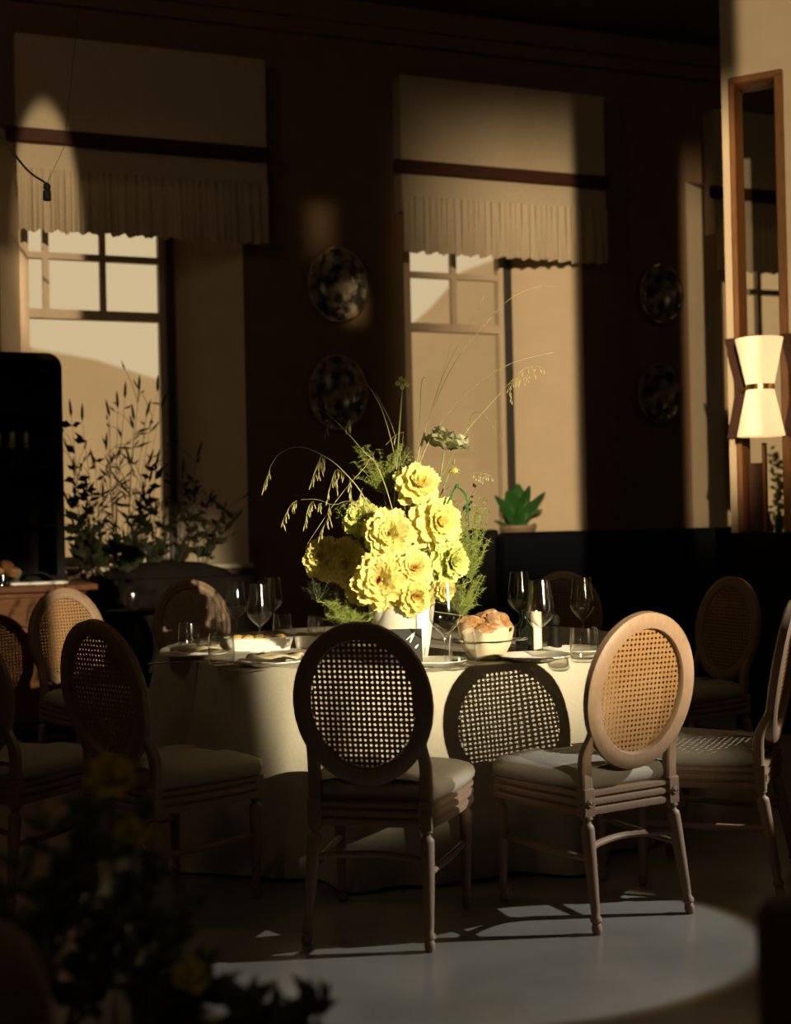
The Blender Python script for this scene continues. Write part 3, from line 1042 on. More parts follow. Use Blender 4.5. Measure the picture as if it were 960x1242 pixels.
# serving dishes with potatoes
def dish(p, L, Wd, rz, label, k):
    t = MB()
    n = 40

    def ring(a, b, z):
        r = []
        for j in range(n):
            th = 2 * math.pi * j / n
            cx, sx = math.cos(th), math.sin(th)
            r.append((a * math.copysign(abs(cx) ** 0.6, cx), b * math.copysign(abs(sx) ** 0.6, sx), z))
        return r
    t.loft([ring(L * .9, Wd * .85, 0), ring(L, Wd, 0.05), ring(L + .008, Wd + .008, 0.056), ring(L - .006, Wd - .006, 0.054), ring(L * .86, Wd * .8, 0.02), ring(0.001, 0.001, 0.02)])
    o = t.build('serving_dish', M_white)
    o.location = p
    o.rotation_euler = (0, 0, rz)
    tag(o, label, 'dish', 'white serving dishes')
    for i in range(k):
        x = (-0.75 + 1.5 * i / (k - 1)) * L * 0.85
        q = MB().lathe([(0.001, 0), (0.022, 0.006), (0.030, 0.018), (0.026, 0.032), (0.012, 0.040), (0.001, 0.041)], 14, caps=False, sx=1.15, sy=0.95).build('roast_potato', M_potato)
        q.location = Vector(p) + Matrix.Rotation(rz, 3, 'Z') @ Vector((x, 0.012 * (-1) ** i, 0.024))
        q.rotation_euler = (0.1 * (-1) ** i, 0, i * 1.1)
        tag(q, 'golden roast potato, %s from the left, in the %s white serving dish' % (('first', 'second', 'third', 'fourth', 'fifth')[i], 'larger' if k > 4 else 'smaller'), 'food', 'potatoes in ' + ('the larger' if k > 4 else 'the smaller') + ' dish')


dish(PZ(315, 788, TT), 0.145, 0.07, 0.05, 'long white serving dish of potatoes behind the left wine glass', 5)
dish(PZ(385, 785, TT), 0.10, 0.065, 0.0, 'smaller white serving dish half hidden by the dark front chair', 4)

# bottle, candle, pepper mill
bt = thing('wine_bottle', 'dark unlabelled wine bottle behind the bread basket', 'bottle', PZ(637, 790, TT))
MB().lathe([(0.001, 0), (0.037, 0), (0.038, 0.01), (0.038, 0.15)], 24, caps=False).lathe([(0.038, 0.15), (0.034, 0.17), (0.018, 0.20), (0.0145, 0.22), (0.014, 0.26), (0.016, 0.262), (0.016, 0.268), (0.001, 0.268)], 24, caps=False).build('bottle_body', M_bottle, bt)
bt.scale = (1.0, 1.0, 0.62)
cd = thing('candle', 'ivory pillar candle behind the right wine glass', 'candle', PZ(651, 789, TT))
MB().lathe([(0.001, 0), (0.024, 0), (0.024, 0.155), (0.021, 0.158), (0.001, 0.152)], 20, caps=False).build('wax', M_wax, cd)
MB().tube([(0, 0, 0.15), (0.001, 0, 0.162)], 0.0015, 5).build('wick', M_black, cd)
pm = thing('pepper_mill', 'dark turned pepper mill between the two right-hand wine glasses', 'mill', PZ(673, 789, TT))
MB().lathe([(0.001, 0), (0.030, 0), (0.030, 0.02), (0.022, 0.05), (0.024, 0.09), (0.018, 0.10), (0.001, 0.10)], 20, caps=False).build('mill_body', M_ebony, pm)
MB().lathe([(0.001, 0.10), (0.022, 0.105), (0.026, 0.125), (0.018, 0.145), (0.006, 0.15), (0.008, 0.158), (0.001, 0.162)], 20, caps=False).build('mill_cap', M_ebony, pm)

# number card on the table
cpos = PZ(493, 807, TT)
nc = thing('table_number_card', 'small black table number card with a white handwritten numeral', 'sign', cpos, R(4))
Mc = Matrix.Rotation(R(-8), 4, 'X')
MB().box(-0.062, 0.062, -0.0015, 0.0015, 0.0, 0.135, Mc).build('card', M_card, nc, smooth=False)
MB().box(-0.03, 0.03, 0.004, 0.05, 0.0, 0.004).build('foot', M_card, nc, smooth=False)


def stroke(pts, w, nm='numeral'):
    m = MB()
    rws = []
    for (x, z, k) in pts:
        rws.append([(x - w * k, -0.0022, z + w * k * 0.3), (x + w * k, -0.0022, z - w * k * 0.3)])
    m.loft(rws, closed=False, M=Mc)
    m.build(nm, M_ink, nc, smooth=False, label='white brushed numeral')


stroke([(0.035, 0.122, 0.8), (0.026, 0.104, 1.2), (0.017, 0.084, 0.8)], 0.0032)
stroke([(0.034, 0.121, 0.7), (0.022, 0.110, 0.8), (0.004, 0.094, 0.8)], 0.0026)
stroke([(0.048, 0.076, 0.6), (0.040, 0.068, 1.2), (0.036, 0.062, 0.8)], 0.0030, 'letter')

# bread basket
bp_ = PZ(590, 800, TT)
bk = thing('bread_basket', 'cream cloth-lined bread basket with a thin metal handle', 'basket', bp_)
rows = []
n = 40
for rr, z in ((0.055, 0.0), (0.075, 0.02), (0.092, 0.06), (0.100, 0.10), (0.103, 0.118), (0.094, 0.115), (0.08, 0.06), (0.05, 0.012), (0.001, 0.012)):
    rows.append([((rr + (0.008 * math.sin(7 * 2 * math.pi * j / n + z * 9) if z > 0.03 else 0)) * math.cos(2 * math.pi * j / n), (rr + (0.008 * math.sin(7 * 2 * math.pi * j / n + z * 9) if z > 0.03 else 0)) * math.sin(2 * math.pi * j / n),
                  z + (0.012 * math.sin(5 * 2 * math.pi * j / n) if z > 0.09 else 0)) for j in range(n)])
MB().loft(rows).build('liner', M_paper, bk)
MB().tube([(0.10, -0.02, 0.075), (0.14, -0.02, 0.075), (0.158, -0.01, 0.078), (0.158, 0.02, 0.078), (0.14, 0.03, 0.075), (0.10, 0.03, 0.075)], 0.004, 6).build('handle', M_silver, bk)
hoop = [(0.104 * math.cos(2 * math.pi * j / 32), 0.104 * math.sin(2 * math.pi * j / 32), 0.075) for j in range(33)]
MB().tube(hoop, 0.003, 6).build('hoop', M_silver, bk)


M_torn = mat('torn_bread', (0.20, 0.065, 0.016), (0.72, 0.58, 0.36), 0.85, 15, 0.5, detail=6)


def bread(p, r, rot, label, s=1.0):
    """torn chunk: lumpy closed form with a browned cap"""
    rnd = random.Random(label)
    ph = [rnd.uniform(0, 6.28) for _ in range(6)]
    t = thing('bread_chunk', label, 'bread', p, 0, 'torn bread in the basket')
    t.rotation_euler = rot
    t.scale = (s, s, s)

    def lump(k, z0, z1):
        rows = []
        n = 20
        for q in range(9):
            a = z0 + (z1 - z0) * q / 8
            row = []
            for j in range(n):
                th = 2 * math.pi * j / n
                rr = 1 + 0.16 * math.sin(2 * th + ph[0]) + 0.10 * math.sin(5 * th + ph[1] + a * 2) + 0.07 * math.sin(9 * th + a * 5 + ph[2])
                c = max(0.01, math.cos(a))
                row.append((0.060 * k * rr * c * math.cos(th), 0.036 * k * rr * c * math.sin(th), 0.045 * k * math.sin(a) * (1 + 0.1 * math.sin(3 * th + ph[3]))))
            rows.append(row)
        return MB().loft(rows, caps=True)
    lump(1.0, -1.5, 1.5).build('crumb', M_torn, t)
    lump(1.03, 0.95, 1.5).build('crust', M_bread, t)


for dx, dy, dz, rot, lab in ((-0.055, -0.02, 0.125, (1.2, 0.3, 0.3), 'bread chunk leaning at the left of the basket, nearest the wine glass'),
                             (0.0, 0.03, 0.145, (1.35, -0.2, -0.4), 'bread chunk standing tallest at the back of the basket'),
                             (0.05, -0.005, 0.135, (1.2, 0.7, 0.6), 'bread chunk tipped toward the metal handle'),
                             (0.0, -0.045, 0.105, (1.0, -0.1, 0.1), 'browned bread chunk at the front of the basket')):
    bread(bp_ + Vector((dx, dy, dz + 0.005)), 1, rot, lab, 1.0)

# ------------------------------------------------------------------ vase and flowers
VB = Vector((0.016, 5.19, TT))
BDY = -0.32
vs = thing('flower_vase', 'white tapered ceramic vase holding the yellow flowers', 'vase', VB)
MB().lathe([(0.001, 0), (0.095, 0), (0.100, 0.006), (0.110, 0.06), (0.121, 0.13), (0.129, 0.19), (0.131, 0.215), (0.126, 0.218), (0.118, 0.18), (0.10, 0.05), (0.001, 0.03)], 48, caps=False).build('vase_body', M_vase, vs)
MB().lathe([(0.001, 0.16), (0.112, 0.16)], 24, caps=False).build('water', G_water, vs)
VM = VB + Vector((0, 0, 0.2))


def petal_mesh(m, Lp=1.0, Wp=0.34, ruff=0.05):
    rows = []
    prof = (0.22, 0.62, 0.90, 1.0, 0.98, 0.74)
    for i in range(6):
        t = (0, 0.22, 0.45, 0.68, 0.88, 1.0)[i]
        w = Wp * prof[i]
        row = []
        for j in range(7):
            s = j / 3 - 1
            y = Lp * (t - 0.10 * s * s * t) + (0.035 * (1 if j % 2 else -1) if i == 5 else 0)
            z = 0.16 * s * s * (1 - 0.5 * t) + 0.10 * t - 0.16 * t * t + (ruff * math.sin(j * 2.4 + i * 1.3) if i >= 3 else 0)
            row.append((w * s, y, z * Lp))
        rows.append(row)
    return MB().loft(rows, closed=False).mesh('petal', m)


PET = {'y': petal_mesh(M_petal), 'l': petal_mesh(M_petal2), 'p': petal_mesh(M_poppy, 1.0, 0.42, 0.10)}


def centre_mesh(m, k=60, seed=1):
    rnd = random.Random(seed)
    mb = MB()
    for i in range(k):
        a = rnd.uniform(0, 6.283)
        e = rnd.uniform(0.4, 1.45)
        L = rnd.uniform(0.28, 0.48)
        d = Vector((math.cos(a) * math.cos(e), math.sin(a) * math.cos(e), math.sin(e)))
        s = Vector((-math.sin(a), math.cos(a), 0)) * rnd.uniform(0.05, 0.11)
        b0 = Vector((0, 0, 0.05))
        mb.add([b0 - s * 0.4, b0 + s * 0.4, b0 + d * L * 0.7 + s, b0 + d * L * 1.05, b0 + d * L * 0.7 - s], [(0, 1, 2, 3, 4)])
    return mb.mesh('flower_centre', m, smooth=False)


CEN = {'y': centre_mesh(M_petal, 60, 3), 'o': centre_mesh(M_peach, 70, 5), 'l': centre_mesh(M_petal2, 60, 8)}


def bloom(px, py, Y, dia_px, face, kind, cen, label, name='dahlia', rings=((10, 0, 1.0), (9, 20, 0.95), (8, 40, 0.82), (7, 58, 0.66), (5, 74, 0.5)), group='yellow dahlias in the vase', stem=True):
    if Y > 4:
        Y += BDY
        dia_px *= 1.08
    c = P(px, py, Y)
    r = dia_px / 2 * Y / FPX
    t = tag(empty(name), label, 'flower', group)
    q = Vector(face).normalized().to_track_quat('Z', 'Y')
    t.matrix_world = Matrix.Translation(c) @ q.to_matrix().to_4x4()
    rnd = random.Random(int(px * 31 + py))
    for (k, el, ln) in rings:
        off = rnd.random() * 6.28
        for i in range(k):
            a = off + 6.2832 * i / k + rnd.uniform(-0.12, 0.12)
            e = R(el + rnd.uniform(-9, 9))
            s = r * 1.08 * ln * rnd.uniform(0.9, 1.08)
            M = Matrix.Rotation(a, 4, 'Z') @ Matrix.Translation((0, r * 0.05, -r * 0.25 + r * 0.28 * el / 60)) @ Matrix.Rotation(e, 4, 'X') @ Matrix.Diagonal((s, s, s, 1))
            link('petal', PET[kind], t, M)
    link('flower_centre', CEN[cen], t, Matrix.Diagonal((r, r, r, 1)))
    if stem:
        inv = t.matrix_world.inverted()
        fd = Vector(face).normalized()
        p0 = c - fd * r * 0.3
        p1 = c - fd * r * 0.9 + Vector((0, 0, -r * 0.4))
        base = VM + Vector((rnd.uniform(-0.06, 0.06), rnd.uniform(-0.06, 0.06), -0.02))
        mid = (p1 + base) / 2 + Vector((0, 0.02, 0.02))
        MB().tube([inv @ q_ for q_ in spline([p0, p1, mid, base], 4)], 0.0035, 6).build('stem', M_stem, t)
    return t


FL = [(508, 587, 5.50, 52, (0.35, -1, 0.45), 'y', 'y', 'topmost bright yellow dahlia above the vase'),
      (531, 634, 5.46, 60, (0.55, -1, 0.15), 'y', 'y', 'large yellow dahlia turned right, upper right of the bouquet'),
      (472, 648, 5.42, 58, (-0.05, -1, 0.15), 'y', 'y', 'large yellow dahlia facing forward, left of the upper right bloom'),
      (461, 704, 5.36, 62, (-0.15, -1, 0.1), 'y', 'o', 'large yellow dahlia with orange heart just above the vase rim'),
      (500, 690, 5.40, 50, (0.25, -1, 0.3), 'y', 'o', 'yellow dahlia with peach heart in the middle of the bouquet'),
      (502, 722, 5.37, 46, (0.3, -1, -0.1), 'y', 'o', 'yellow dahlia with peach heart hanging low over the vase'),
      (421, 682, 5.76, 52, (-0.35, -1, 0.0), 'y', 'y', 'shaded deep yellow dahlia, second from the left of the bouquet'),
      (391, 677, 5.80, 48, (-0.6, -1, 0.15), 'y', 'y', 'shaded deep yellow dahlia at the far left of the bouquet'),
      (547, 681, 5.46, 48, (0.7, -0.9, 0.0), 'l', 'l', 'lime yellow dahlia at the right side of the bouquet'),
      (438, 628, 5.56, 44, (-0.4, -1, 0.5), 'l', 'l', 'lime yellow dahlia half hidden, upper left of the bouquet'),
      (515, 650, 5.50, 40, (0.1, -1, -0.2), 'y', 'y', 'yellow dahlia tucked beneath the large upper right bloom'),
      (434, 716, 5.42, 36, (-0.7, -0.8, -0.3), 'y', 'y', 'small yellow dahlia drooping at the left edge of the vase'),
      (540, 716, 5.38, 26, (0.5, -1, -0.1), 'y', 'y', 'small yellow bud flower low at right over the vase rim')]
for f in FL:
    bloom(*f)
bloom(541, 541, 5.56, 52, (0.30, 0.15, 1.0), 'p', 'l', 'pale green poppy seen from below above the yellow dahlias', 'poppy', ((8, 22, 1.0), (7, 38, 0.95)), 'single poppy')
bloom(551, 566, 5.54, 17, (0.2, -0.3, -1.0), 'y', 'y', 'tiny drooping yellow bud beneath the pale poppy', 'flower_bud', ((5, 55, 1.0), (4, 70, 0.9)), 'flower buds')
bloom(489, 464, 5.60, 15, (0.1, -1, 0.1), 'l', 'l', 'small star-shaped flower on a tall stem against the dark wall', 'star_flower', ((5, 5, 1.0),), 'single star flower')


# grasses (points in the bouquet's plane, each stem at its own depth)
def spikelets(mb, path, k, L, rnd, droop=True):
    for i in range(k):
        t = (i + 0.5) / k
        p = path[min(len(path) - 1, int(t * len(path)))]
        d = Vector((rnd.uniform(-0.35, 0.35), rnd.uniform(-0.3, 0.3), -1 if droop else 0.3)).normalized()
        l = L * rnd.uniform(0.7, 1.15)
        q = p + d * 0.012
        mb.tube([p, q], 0.0006, 4)
        mb.tube([q, q + d * l * 0.3, q + d * l * 0.7, q + d * l], [0.0007, 0.0026, 0.0022, 0.0004], 5)


def grass(pts, Y0, Y1, rad, label, sp=None, m=None, L=0.028):
    rnd = random.Random(len(label) * 7 + int(pts[0][0]))
    w = []
    Y0 += BDY
    Y1 += BDY
    k = len(pts)
    for i, (x, y) in enumerate(pts):
        w.append(P(x, y, Y0 + (Y1 - Y0) * i / (k - 1)))
    base = VM + Vector((rnd.uniform(-0.07, 0.07), rnd.uniform(-0.05, 0.05), -0.03))
    root = tag(empty('grass_stem', base), label, 'grass', 'wild grass stems in the vase')
    path = spline([base] + w, 8)
    rel = [p - base for p in path]
    n = len(rel)
    MB().tube(rel, [rad * (1.25 - 0.95 * i / (n - 1)) for i in range(n)], 6).build('stem', m or M_straw, root)
    if sp:
        mb = MB()
        for (branch, cnt) in sp:
            bp = spline([P(x, y, Y1) - base for x, y in branch], 6)
            mb.tube(bp, 0.0007, 4)
            spikelets(mb, bp, cnt, L, rnd)
        mb.build('seed_head', M_straw, root, label='hanging oat spikelets')['kind'] = 'stuff'
    return root


grass([(470, 660), (441, 602), (420, 575), (398, 556), (365, 542), (340, 550), (328, 566)], 5.5, 5.42, 0.0026, 'arching oat grass bending farthest left with a reddish drooping tip',
      [([(328, 566), (324, 578), (320, 590)], 9), ([(390, 552), (384, 566), (378, 584)], 12), ([(395, 554), (390, 564), (386, 576)], 6)])
grass([(480, 640), (455, 560), (440, 570), (410, 605), (373, 660)], 5.52, 5.45, 0.002, 'straight oat stem slanting down toward the far left dahlia',
      [([(418, 574), (408, 570), (402, 585), (398, 603)], 12), ([(424, 582), (426, 595), (427, 612)], 9), ([(440, 592), (437, 600), (434, 608)], 5), ([(410, 571), (409, 590)], 5)])
grass([(470, 650), (430, 610), (405, 612), (385, 606), (365, 606)], 5.5, 5.44, 0.0012, 'low oat sprig hanging above the far left dahlia',
      [([(360, 607), (352, 614), (343, 632)], 12), ([(380, 608), (374, 616), (370, 634)], 10), ([(390, 610), (386, 612)], 4), ([(400, 612), (398, 628)], 6), ([(402, 625), (392, 640), (388, 648)], 6)])
grass([(480, 640), (460, 570), (440, 546), (412, 515), (390, 497), (373, 490)], 5.55, 5.45, 0.0018, 'grass stem crossing the lower left platter',
      [([(402, 508), (398, 516), (396, 522)], 4), ([(425, 508), (422, 514), (420, 518)], 3)])
grass([(490, 640), (480, 560), (468, 510), (455, 480), (435, 453)], 5.58, 5.55, 0.0019, 'upright grass blade left of the tall star flower, leaning left')
grass([(492, 640), (487, 560), (475, 515), (456, 476)], 5.60, 5.62, 0.0013, 'thin grass blade directly beside the left-leaning upright blade')
grass([(492, 640), (484, 575), (488, 540), (490, 524)], 5.50, 5.48, 0.0016, 'short upright stem before the dark pier',
      [([(490, 524), (480, 528), (468, 540)], 1)], M_stem)
grass([(500, 640), (504, 570), (509, 520), (511, 470), (514, 458), (517, 459)], 5.56, 5.58, 0.0017, 'hooked dark stem rising straight beside the star flower', None, M_stem)
grass([(500, 640), (508, 565), (520, 510), (540, 450), (568, 398), (588, 358)], 5.60, 5.72, 0.0017, 'tallest fine grass blade pointing up at the window')
grass([(500, 640), (506, 560), (524, 500), (552, 440), (590, 392), (620, 362), (652, 348), (676, 348)], 5.60, 5.70, 0.0020, 'long grass blade arching right to the top of the window reveal')
grass([(500, 640), (506, 575), (530, 520), (575, 470), (620, 441), (672, 427)], 5.58, 5.50, 0.0021, 'long grass blade arching low to the right across the window')
grass([(500, 640), (507, 560), (522, 505), (540, 445), (548, 415)], 5.63, 5.7, 0.0012, 'fine grass blade half as tall beside the tallest one')
grass([(510, 640), (540, 570), (565, 525), (600, 485), (618, 465), (634, 450), (648, 445)], 5.56, 5.50, 0.0017, 'panicle grass with a dark feathery head before the window mullion',
      [([(625, 458), (632, 450), (645, 444), (660, 446)], 10), ([(622, 462), (634, 456), (648, 452)], 8), ([(618, 466), (628, 462), (640, 458)], 7), ([(617, 468), (620, 476), (621, 484)], 5)], None, 0.016)
grass([(510, 640), (545, 560), (566, 522), (572, 505), (580, 500), (592, 508), (608, 535)], 5.55, 5.48, 0.0019, 'bent grass leaf folded downward before the window', None, M_stem)
grass([(512, 640), (545, 590), (565, 572), (582, 574), (594, 576)], 5.5, 5.46, 0.0011, 'short curved sprig above the right fern',
      [([(575, 573), (586, 574), (596, 577)], 8), ([(578, 576), (586, 580)], 5)], M_stem, 0.012)


# fern / asparagus sprays
def fern(cx, cy, Y, wpx, hpx, k, label, m=M_fern, nl=26, up=0.7):
    rnd = random.Random(int(cx))
    Y += BDY
    nl = int(nl * 2.2)
    base = P(cx, cy + hpx * 0.5, Y)
    root = tag(empty('fern_spray', base), label, 'fern', 'fern sprays in the vase')
    sc_ = Y / FPX
    st, lf = MB(), MB()
    toV = VM - base
    st.tube(spline([toV, toV * 0.4, Vector((0, 0, 0))], 4), 0.002, 5)
    for i in range(k):
        ax = Vector((rnd.uniform(-0.5, 0.5) * wpx * sc_, rnd.uniform(-0.05, 0.05), (0.25 + 0.75 * rnd.random()) * hpx * sc_))
        mid = ax * 0.5 + Vector((rnd.uniform(-.01, .01), 0, 0.01))
        pth = spline([Vector((0, 0, 0)), mid, ax], 5)
        st.tube(pth, 0.0008, 4)
        for j in range(nl):
            p_ = pth[rnd.randrange(2, len(pth))]
            d = Vector((rnd.uniform(-1, 1), rnd.uniform(-1, 1), rnd.uniform(-0.7, 0.9))).normalized() * rnd.uniform(0.010, 0.026)
            s = d.cross(Vector((0.3, 1, 0.2))).normalized() * 0.0011
            lf.add([p_ - s, p_ + s, p_ + d], [(0, 1, 2)])
    st.build('stem', M_stem, root)
    o = lf.build('fronds', m, root, smooth=False)
    o['kind'] = 'stuff'
    return root


fern(466, 570, 5.60, 72, 60, 44, 'fluffy asparagus fern above the left dahlias, below the grass blades')
fern(572, 650, 5.55, 50, 110, 54, 'feathery fern spray hanging down the right side of the bouquet')
fern(445, 640, 5.60, 90, 60, 30, 'yellow-green fern peeking out behind the upper left dahlias')
fern(425, 742, 5.44, 70, 40, 36, 'fern frond spilling over the left rim of the vase')
fern(562, 722, 5.55, 55, 50, 34, 'dim fern spray low at the right behind the wine glass')
fern(515, 665, 5.58, 120, 110, 60, 'dense fern mass filling the heart of the bouquet')
fern(535, 690, 5.45, 50, 60, 30, 'lime fern tuft between the middle blooms at right')
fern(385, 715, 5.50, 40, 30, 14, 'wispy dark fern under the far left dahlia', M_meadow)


# leafy sprig on the right of the bouquet
def sprig(name, base, tips, leaf, m, label, cat, group=None, rad=0.0025, lw=0.4, per=8, seed=2, spike=0.0):
    rnd = random.Random(seed)
    root = tag(empty(name, base), label, cat, group)
    st, lf = MB(), MB()
    for tp in tips:
        tp = Vector(tp) - Vector(base)
        pth = spline([Vector((0, 0, 0)), tp * 0.5 + Vector((rnd.uniform(-.02, .02), rnd.uniform(-.02, .02), 0.01)), tp], 6)
        n_ = len(pth)
        st.tube(pth, [rad * (1.2 - 0.9 * i / (n_ - 1)) for i in range(n_)], 5)
        if spike:
            d = (pth[-1] - pth[-3]).normalized()
            e = d + Vector((rnd.uniform(-.3, .3), 0, 0))
            q0 = pth[-1] - d * spike * 0.3
            q1 = pth[-1] + e * spike * 0.9
            MB().tube([q0, q0.lerp(q1, 0.25), q0.lerp(q1, 0.7), q1], [0.002, 0.010, 0.008, 0.001], 6).build('seed_spike', m, root)
            for w_ in range(3):
                b_ = pth[rnd.randrange(n_ // 3, n_ - 1)]
                o_ = b_ + Vector((rnd.uniform(-.16, .16), rnd.uniform(-.05, .05), rnd.uniform(0.06, .22)))
                st.tube(spline([b_, (b_ + o_) / 2 + Vector((0, 0, 0.03)), o_], 3), [0.002] * 4 + [0.0015] * 2 + [0.001], 4)
                lf.tube([o_, o_ + (o_ - b_) * 0.12, o_ + (o_ - b_) * 0.3], [0.002, 0.007, 0.001], 5)
        for j in range(per):
            p_ = pth[rnd.randrange(3, n_)]
            d = Vector((rnd.uniform(-1, 1), rnd.uniform(-0.8, 0.8), rnd.uniform(-0.2, 0.9))).normalized()
            s = d.cross(Vector((rnd.uniform(-.4, .4), 1, rnd.uniform(-.4, .4)))).normalized()
            l = leaf * rnd.uniform(0.6, 1.2)
            nn = s.cross(d) * l * 0.12
            lf.add([p_, p_ + d * l * 0.4 + s * l * lw * 0.5, p_ + d * l * 0.45 - nn, p_ + d * l * 0.4 - s * l * lw * 0.5, p_ + d * l], [(0, 1, 2), (0, 2, 3), (1, 4, 2), (2, 4, 3)])
    st.build('stem', m, root)
    lf.build('foliage', m, root)['kind'] = 'stuff'
    return root


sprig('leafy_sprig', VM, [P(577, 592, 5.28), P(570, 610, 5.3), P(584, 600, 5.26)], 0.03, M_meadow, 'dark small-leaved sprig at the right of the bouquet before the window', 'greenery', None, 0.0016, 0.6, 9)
fb = tag(empty('leaf_blade', VM), 'broad green leaf blade arching down the right of the bouquet', 'leaf')
pth = spline([VM, P(548, 600, 5.13), P(556, 592, 5.12), P(566, 604, 5.10), P(569, 640, 5.10)], 6)
MB().ribbon([p_ - VM for p_ in pth], [0.006 * math.sin(0.15 + 2.9 * i / (len(pth) - 1)) + 0.001 for i in range(len(pth))], Vector((0.8, 0.5, 0.1))).build('blade', M_leaf, fb)

# ------------------------------------------------------------------ plants at the first window
pl = thing('window_planter', 'dark trough planter under the first window', 'planter', W0, TH)
MB().box(-1.95, -0.72, -0.44, -0.10, 0.0, 0.97, bev=0.01).build('trough', M_soil, pl)
MB().lathe([(0.50, 0.0), (0.42, 0.06), (0.25, 0.11), (0.001, 0.13)], 20, Matrix.Translation((-1.34, -0.27, 0.955)), sx=1.0, sy=0.3, caps=False).build('soil', M_soil, pl)


def wl(px, py, off):
    u, z = PW(px, py, off)
    return wall_pt(u, off, z)


def meadow(bx, tips, leaf, label, off=0.27, lw=0.25, per=7, seed=1, rad=0.0035):
    b = wl(bx, 690, off)
    b.z = 0.99
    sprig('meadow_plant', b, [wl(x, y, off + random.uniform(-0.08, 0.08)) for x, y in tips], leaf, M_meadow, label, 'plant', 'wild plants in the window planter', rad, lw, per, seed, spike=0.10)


meadow(152, [(169, 470), (163, 505), (158, 560), (180, 560)], 0.14, 'tallest wild plant in the first window with narrow upright leaves', 0.27, 0.14, 7, 3)
meadow(140, [(152, 478), (143, 490), (133, 500), (128, 540)], 0.12, 'tall wild grass with dark seed spikes left of the tallest window plant', 0.25, 0.13, 7, 4)
meadow(120, [(99, 505), (115, 560), (105, 590), (125, 600)], 0.10, 'leafy window plant close to the black cabinet', 0.28, 0.30, 9, 5)
meadow(98, [(86, 500), (90, 570), (84, 610), (104, 620)], 0.10, 'dense bushy plant touching the edge of the black cabinet', 0.30, 0.45, 14, 6)
meadow(170, [(182, 580), (172, 618), (176, 600), (190, 560)], 0.10, 'window plant with a dark round flower head', 0.25, 0.45, 8, 7)
meadow(180, [(198, 640), (190, 620), (200, 660), (186, 650)], 0.10, 'low broad-leaved plant at the foot of the window jamb', 0.3, 0.6, 7, 8)
meadow(150, [(192, 470), (196, 490), (178, 500)], 0.13, 'arching grass whose blades lean against the window jamb', 0.22, 0.12, 5, 9, 0.002)
meadow(215, [(208, 550), (222, 570), (240, 550), (236, 600)], 0.09, 'dim plant before the shaded window reveal', 0.3, 0.35, 7, 10)
meadow(245, [(252, 610), (272, 620), (284, 630), (262, 640), (230, 630)], 0.10, 'dim spreading plant at the right end of the planter', 0.3, 0.4, 10, 11)
meadow(112, [(120, 660), (90, 640), (140, 660), (108, 640)], 0.11, 'low dark leafy clump at the left end of the planter', 0.34, 0.55, 18, 12)
meadow(160, [(150, 655), (170, 640), (165, 665), (140, 670)], 0.10, 'low leafy clump in the middle of the planter', 0.34, 0.55, 14, 13)

# round dark side table between the two lit chairs
stb = thing('side_table', 'small dark round side table between the two sunlit far chairs', 'table', P(159, 735, 7.6) * Vector((1, 1, 0)) if False else Vector((P(159, 735, 7.7).x, 7.7, 0)))
MB().lathe([(0.001, 0.80), (0.15, 0.80), (0.155, 0.81), (0.155, 0.825), (0.15, 0.83), (0.001, 0.83)], 32, caps=False).build('table_top', M_ebony, stb)
MB().lathe([(0.02, 0.02), (0.02, 0.80)], 12).build('pedestal', M_ebony, stb)
MB().lathe([(0.12, 0), (0.12, 0.015), (0.03, 0.03)], 24).build('base', M_ebony, stb)
tumbler(Vector((P(160, 735, 7.66).x, 7.66, 0.831)), 'dim tumbler on the small dark side table', False, 1.0)

# things on the sideboard
def sbp(px, off, z=HT):
    u, _ = PW(px, 700, off)
    return wall_pt(u, off, z)


bw = thing('glass_bowl', 'cut glass bowl of bread rolls on the sideboard', 'bowl', sbp(8, 0.99) )
MB().lathe([(0.001, 0), (0.05, 0), (0.06, 0.01), (0.10, 0.06), (0.115, 0.09), (0.11, 0.09), (0.095, 0.06), (0.055, 0.016), (0.001, 0.012)], 30, caps=False).build('bowl_body', G_clear, bw)
for dx, dz, a, lab in ((-0.05, 0.085, 0, 'bread roll at the left of the glass bowl'), (0.04, 0.08, 1, 'bread roll at the right of the glass bowl'), (0.0, 0.12, 2, 'bread roll on top of the heap in the glass bowl')):
    rb = MB().lathe([(0.001, -0.028), (0.03, -0.024), (0.046, 0.0), (0.036, 0.024), (0.015, 0.034), (0.001, 0.035)], 16, caps=False, sx=1.2).build('bread_roll', M_bread)
    rb.location = sbp(8, 0.99) + Vector((dx, 0, dz))
    rb.rotation_euler = (0.2 * a, 0.1, a)
    tag(rb, lab, 'bread', 'bread rolls in the glass bowl')
pt = MB().box(-0.17, 0.17, -0.10, 0.10, 0, 0.02, bev=0.008).build('serving_board', M_white)
pt.location = sbp(46, 0.96)
pt.rotation_euler = (0, 0, TH)
tag(pt, 'white serving slab on the sideboard beside the glass bowl', 'tray')
nb = MB()
rws = []
for i in range(9):
    t = i / 8
    rws.append([(-0.10 + 0.20 * t, y, 0.02 + 0.055 * math.sin(math.pi * t) ** 0.8 + 0.006 * math.sin(9 * t + y * 30)) for y in (-0.06, -0.03, 0, 0.03, 0.06)])
nb.loft(rws, closed=False)
no = nb.build('cloth_napkin', mat('taupe_napkin', (0.10, 0.075, 0.05), None, 0.9, 30))
no.location = sbp(46, 0.96)
no.rotation_euler = (0, 0, TH)
tag(no, 'dark crumpled napkin lying on the white serving slab', 'napkin')
tumbler(sbp(3, 1.05), 'small glass catching light at the very left of the sideboard', False, 0.7)
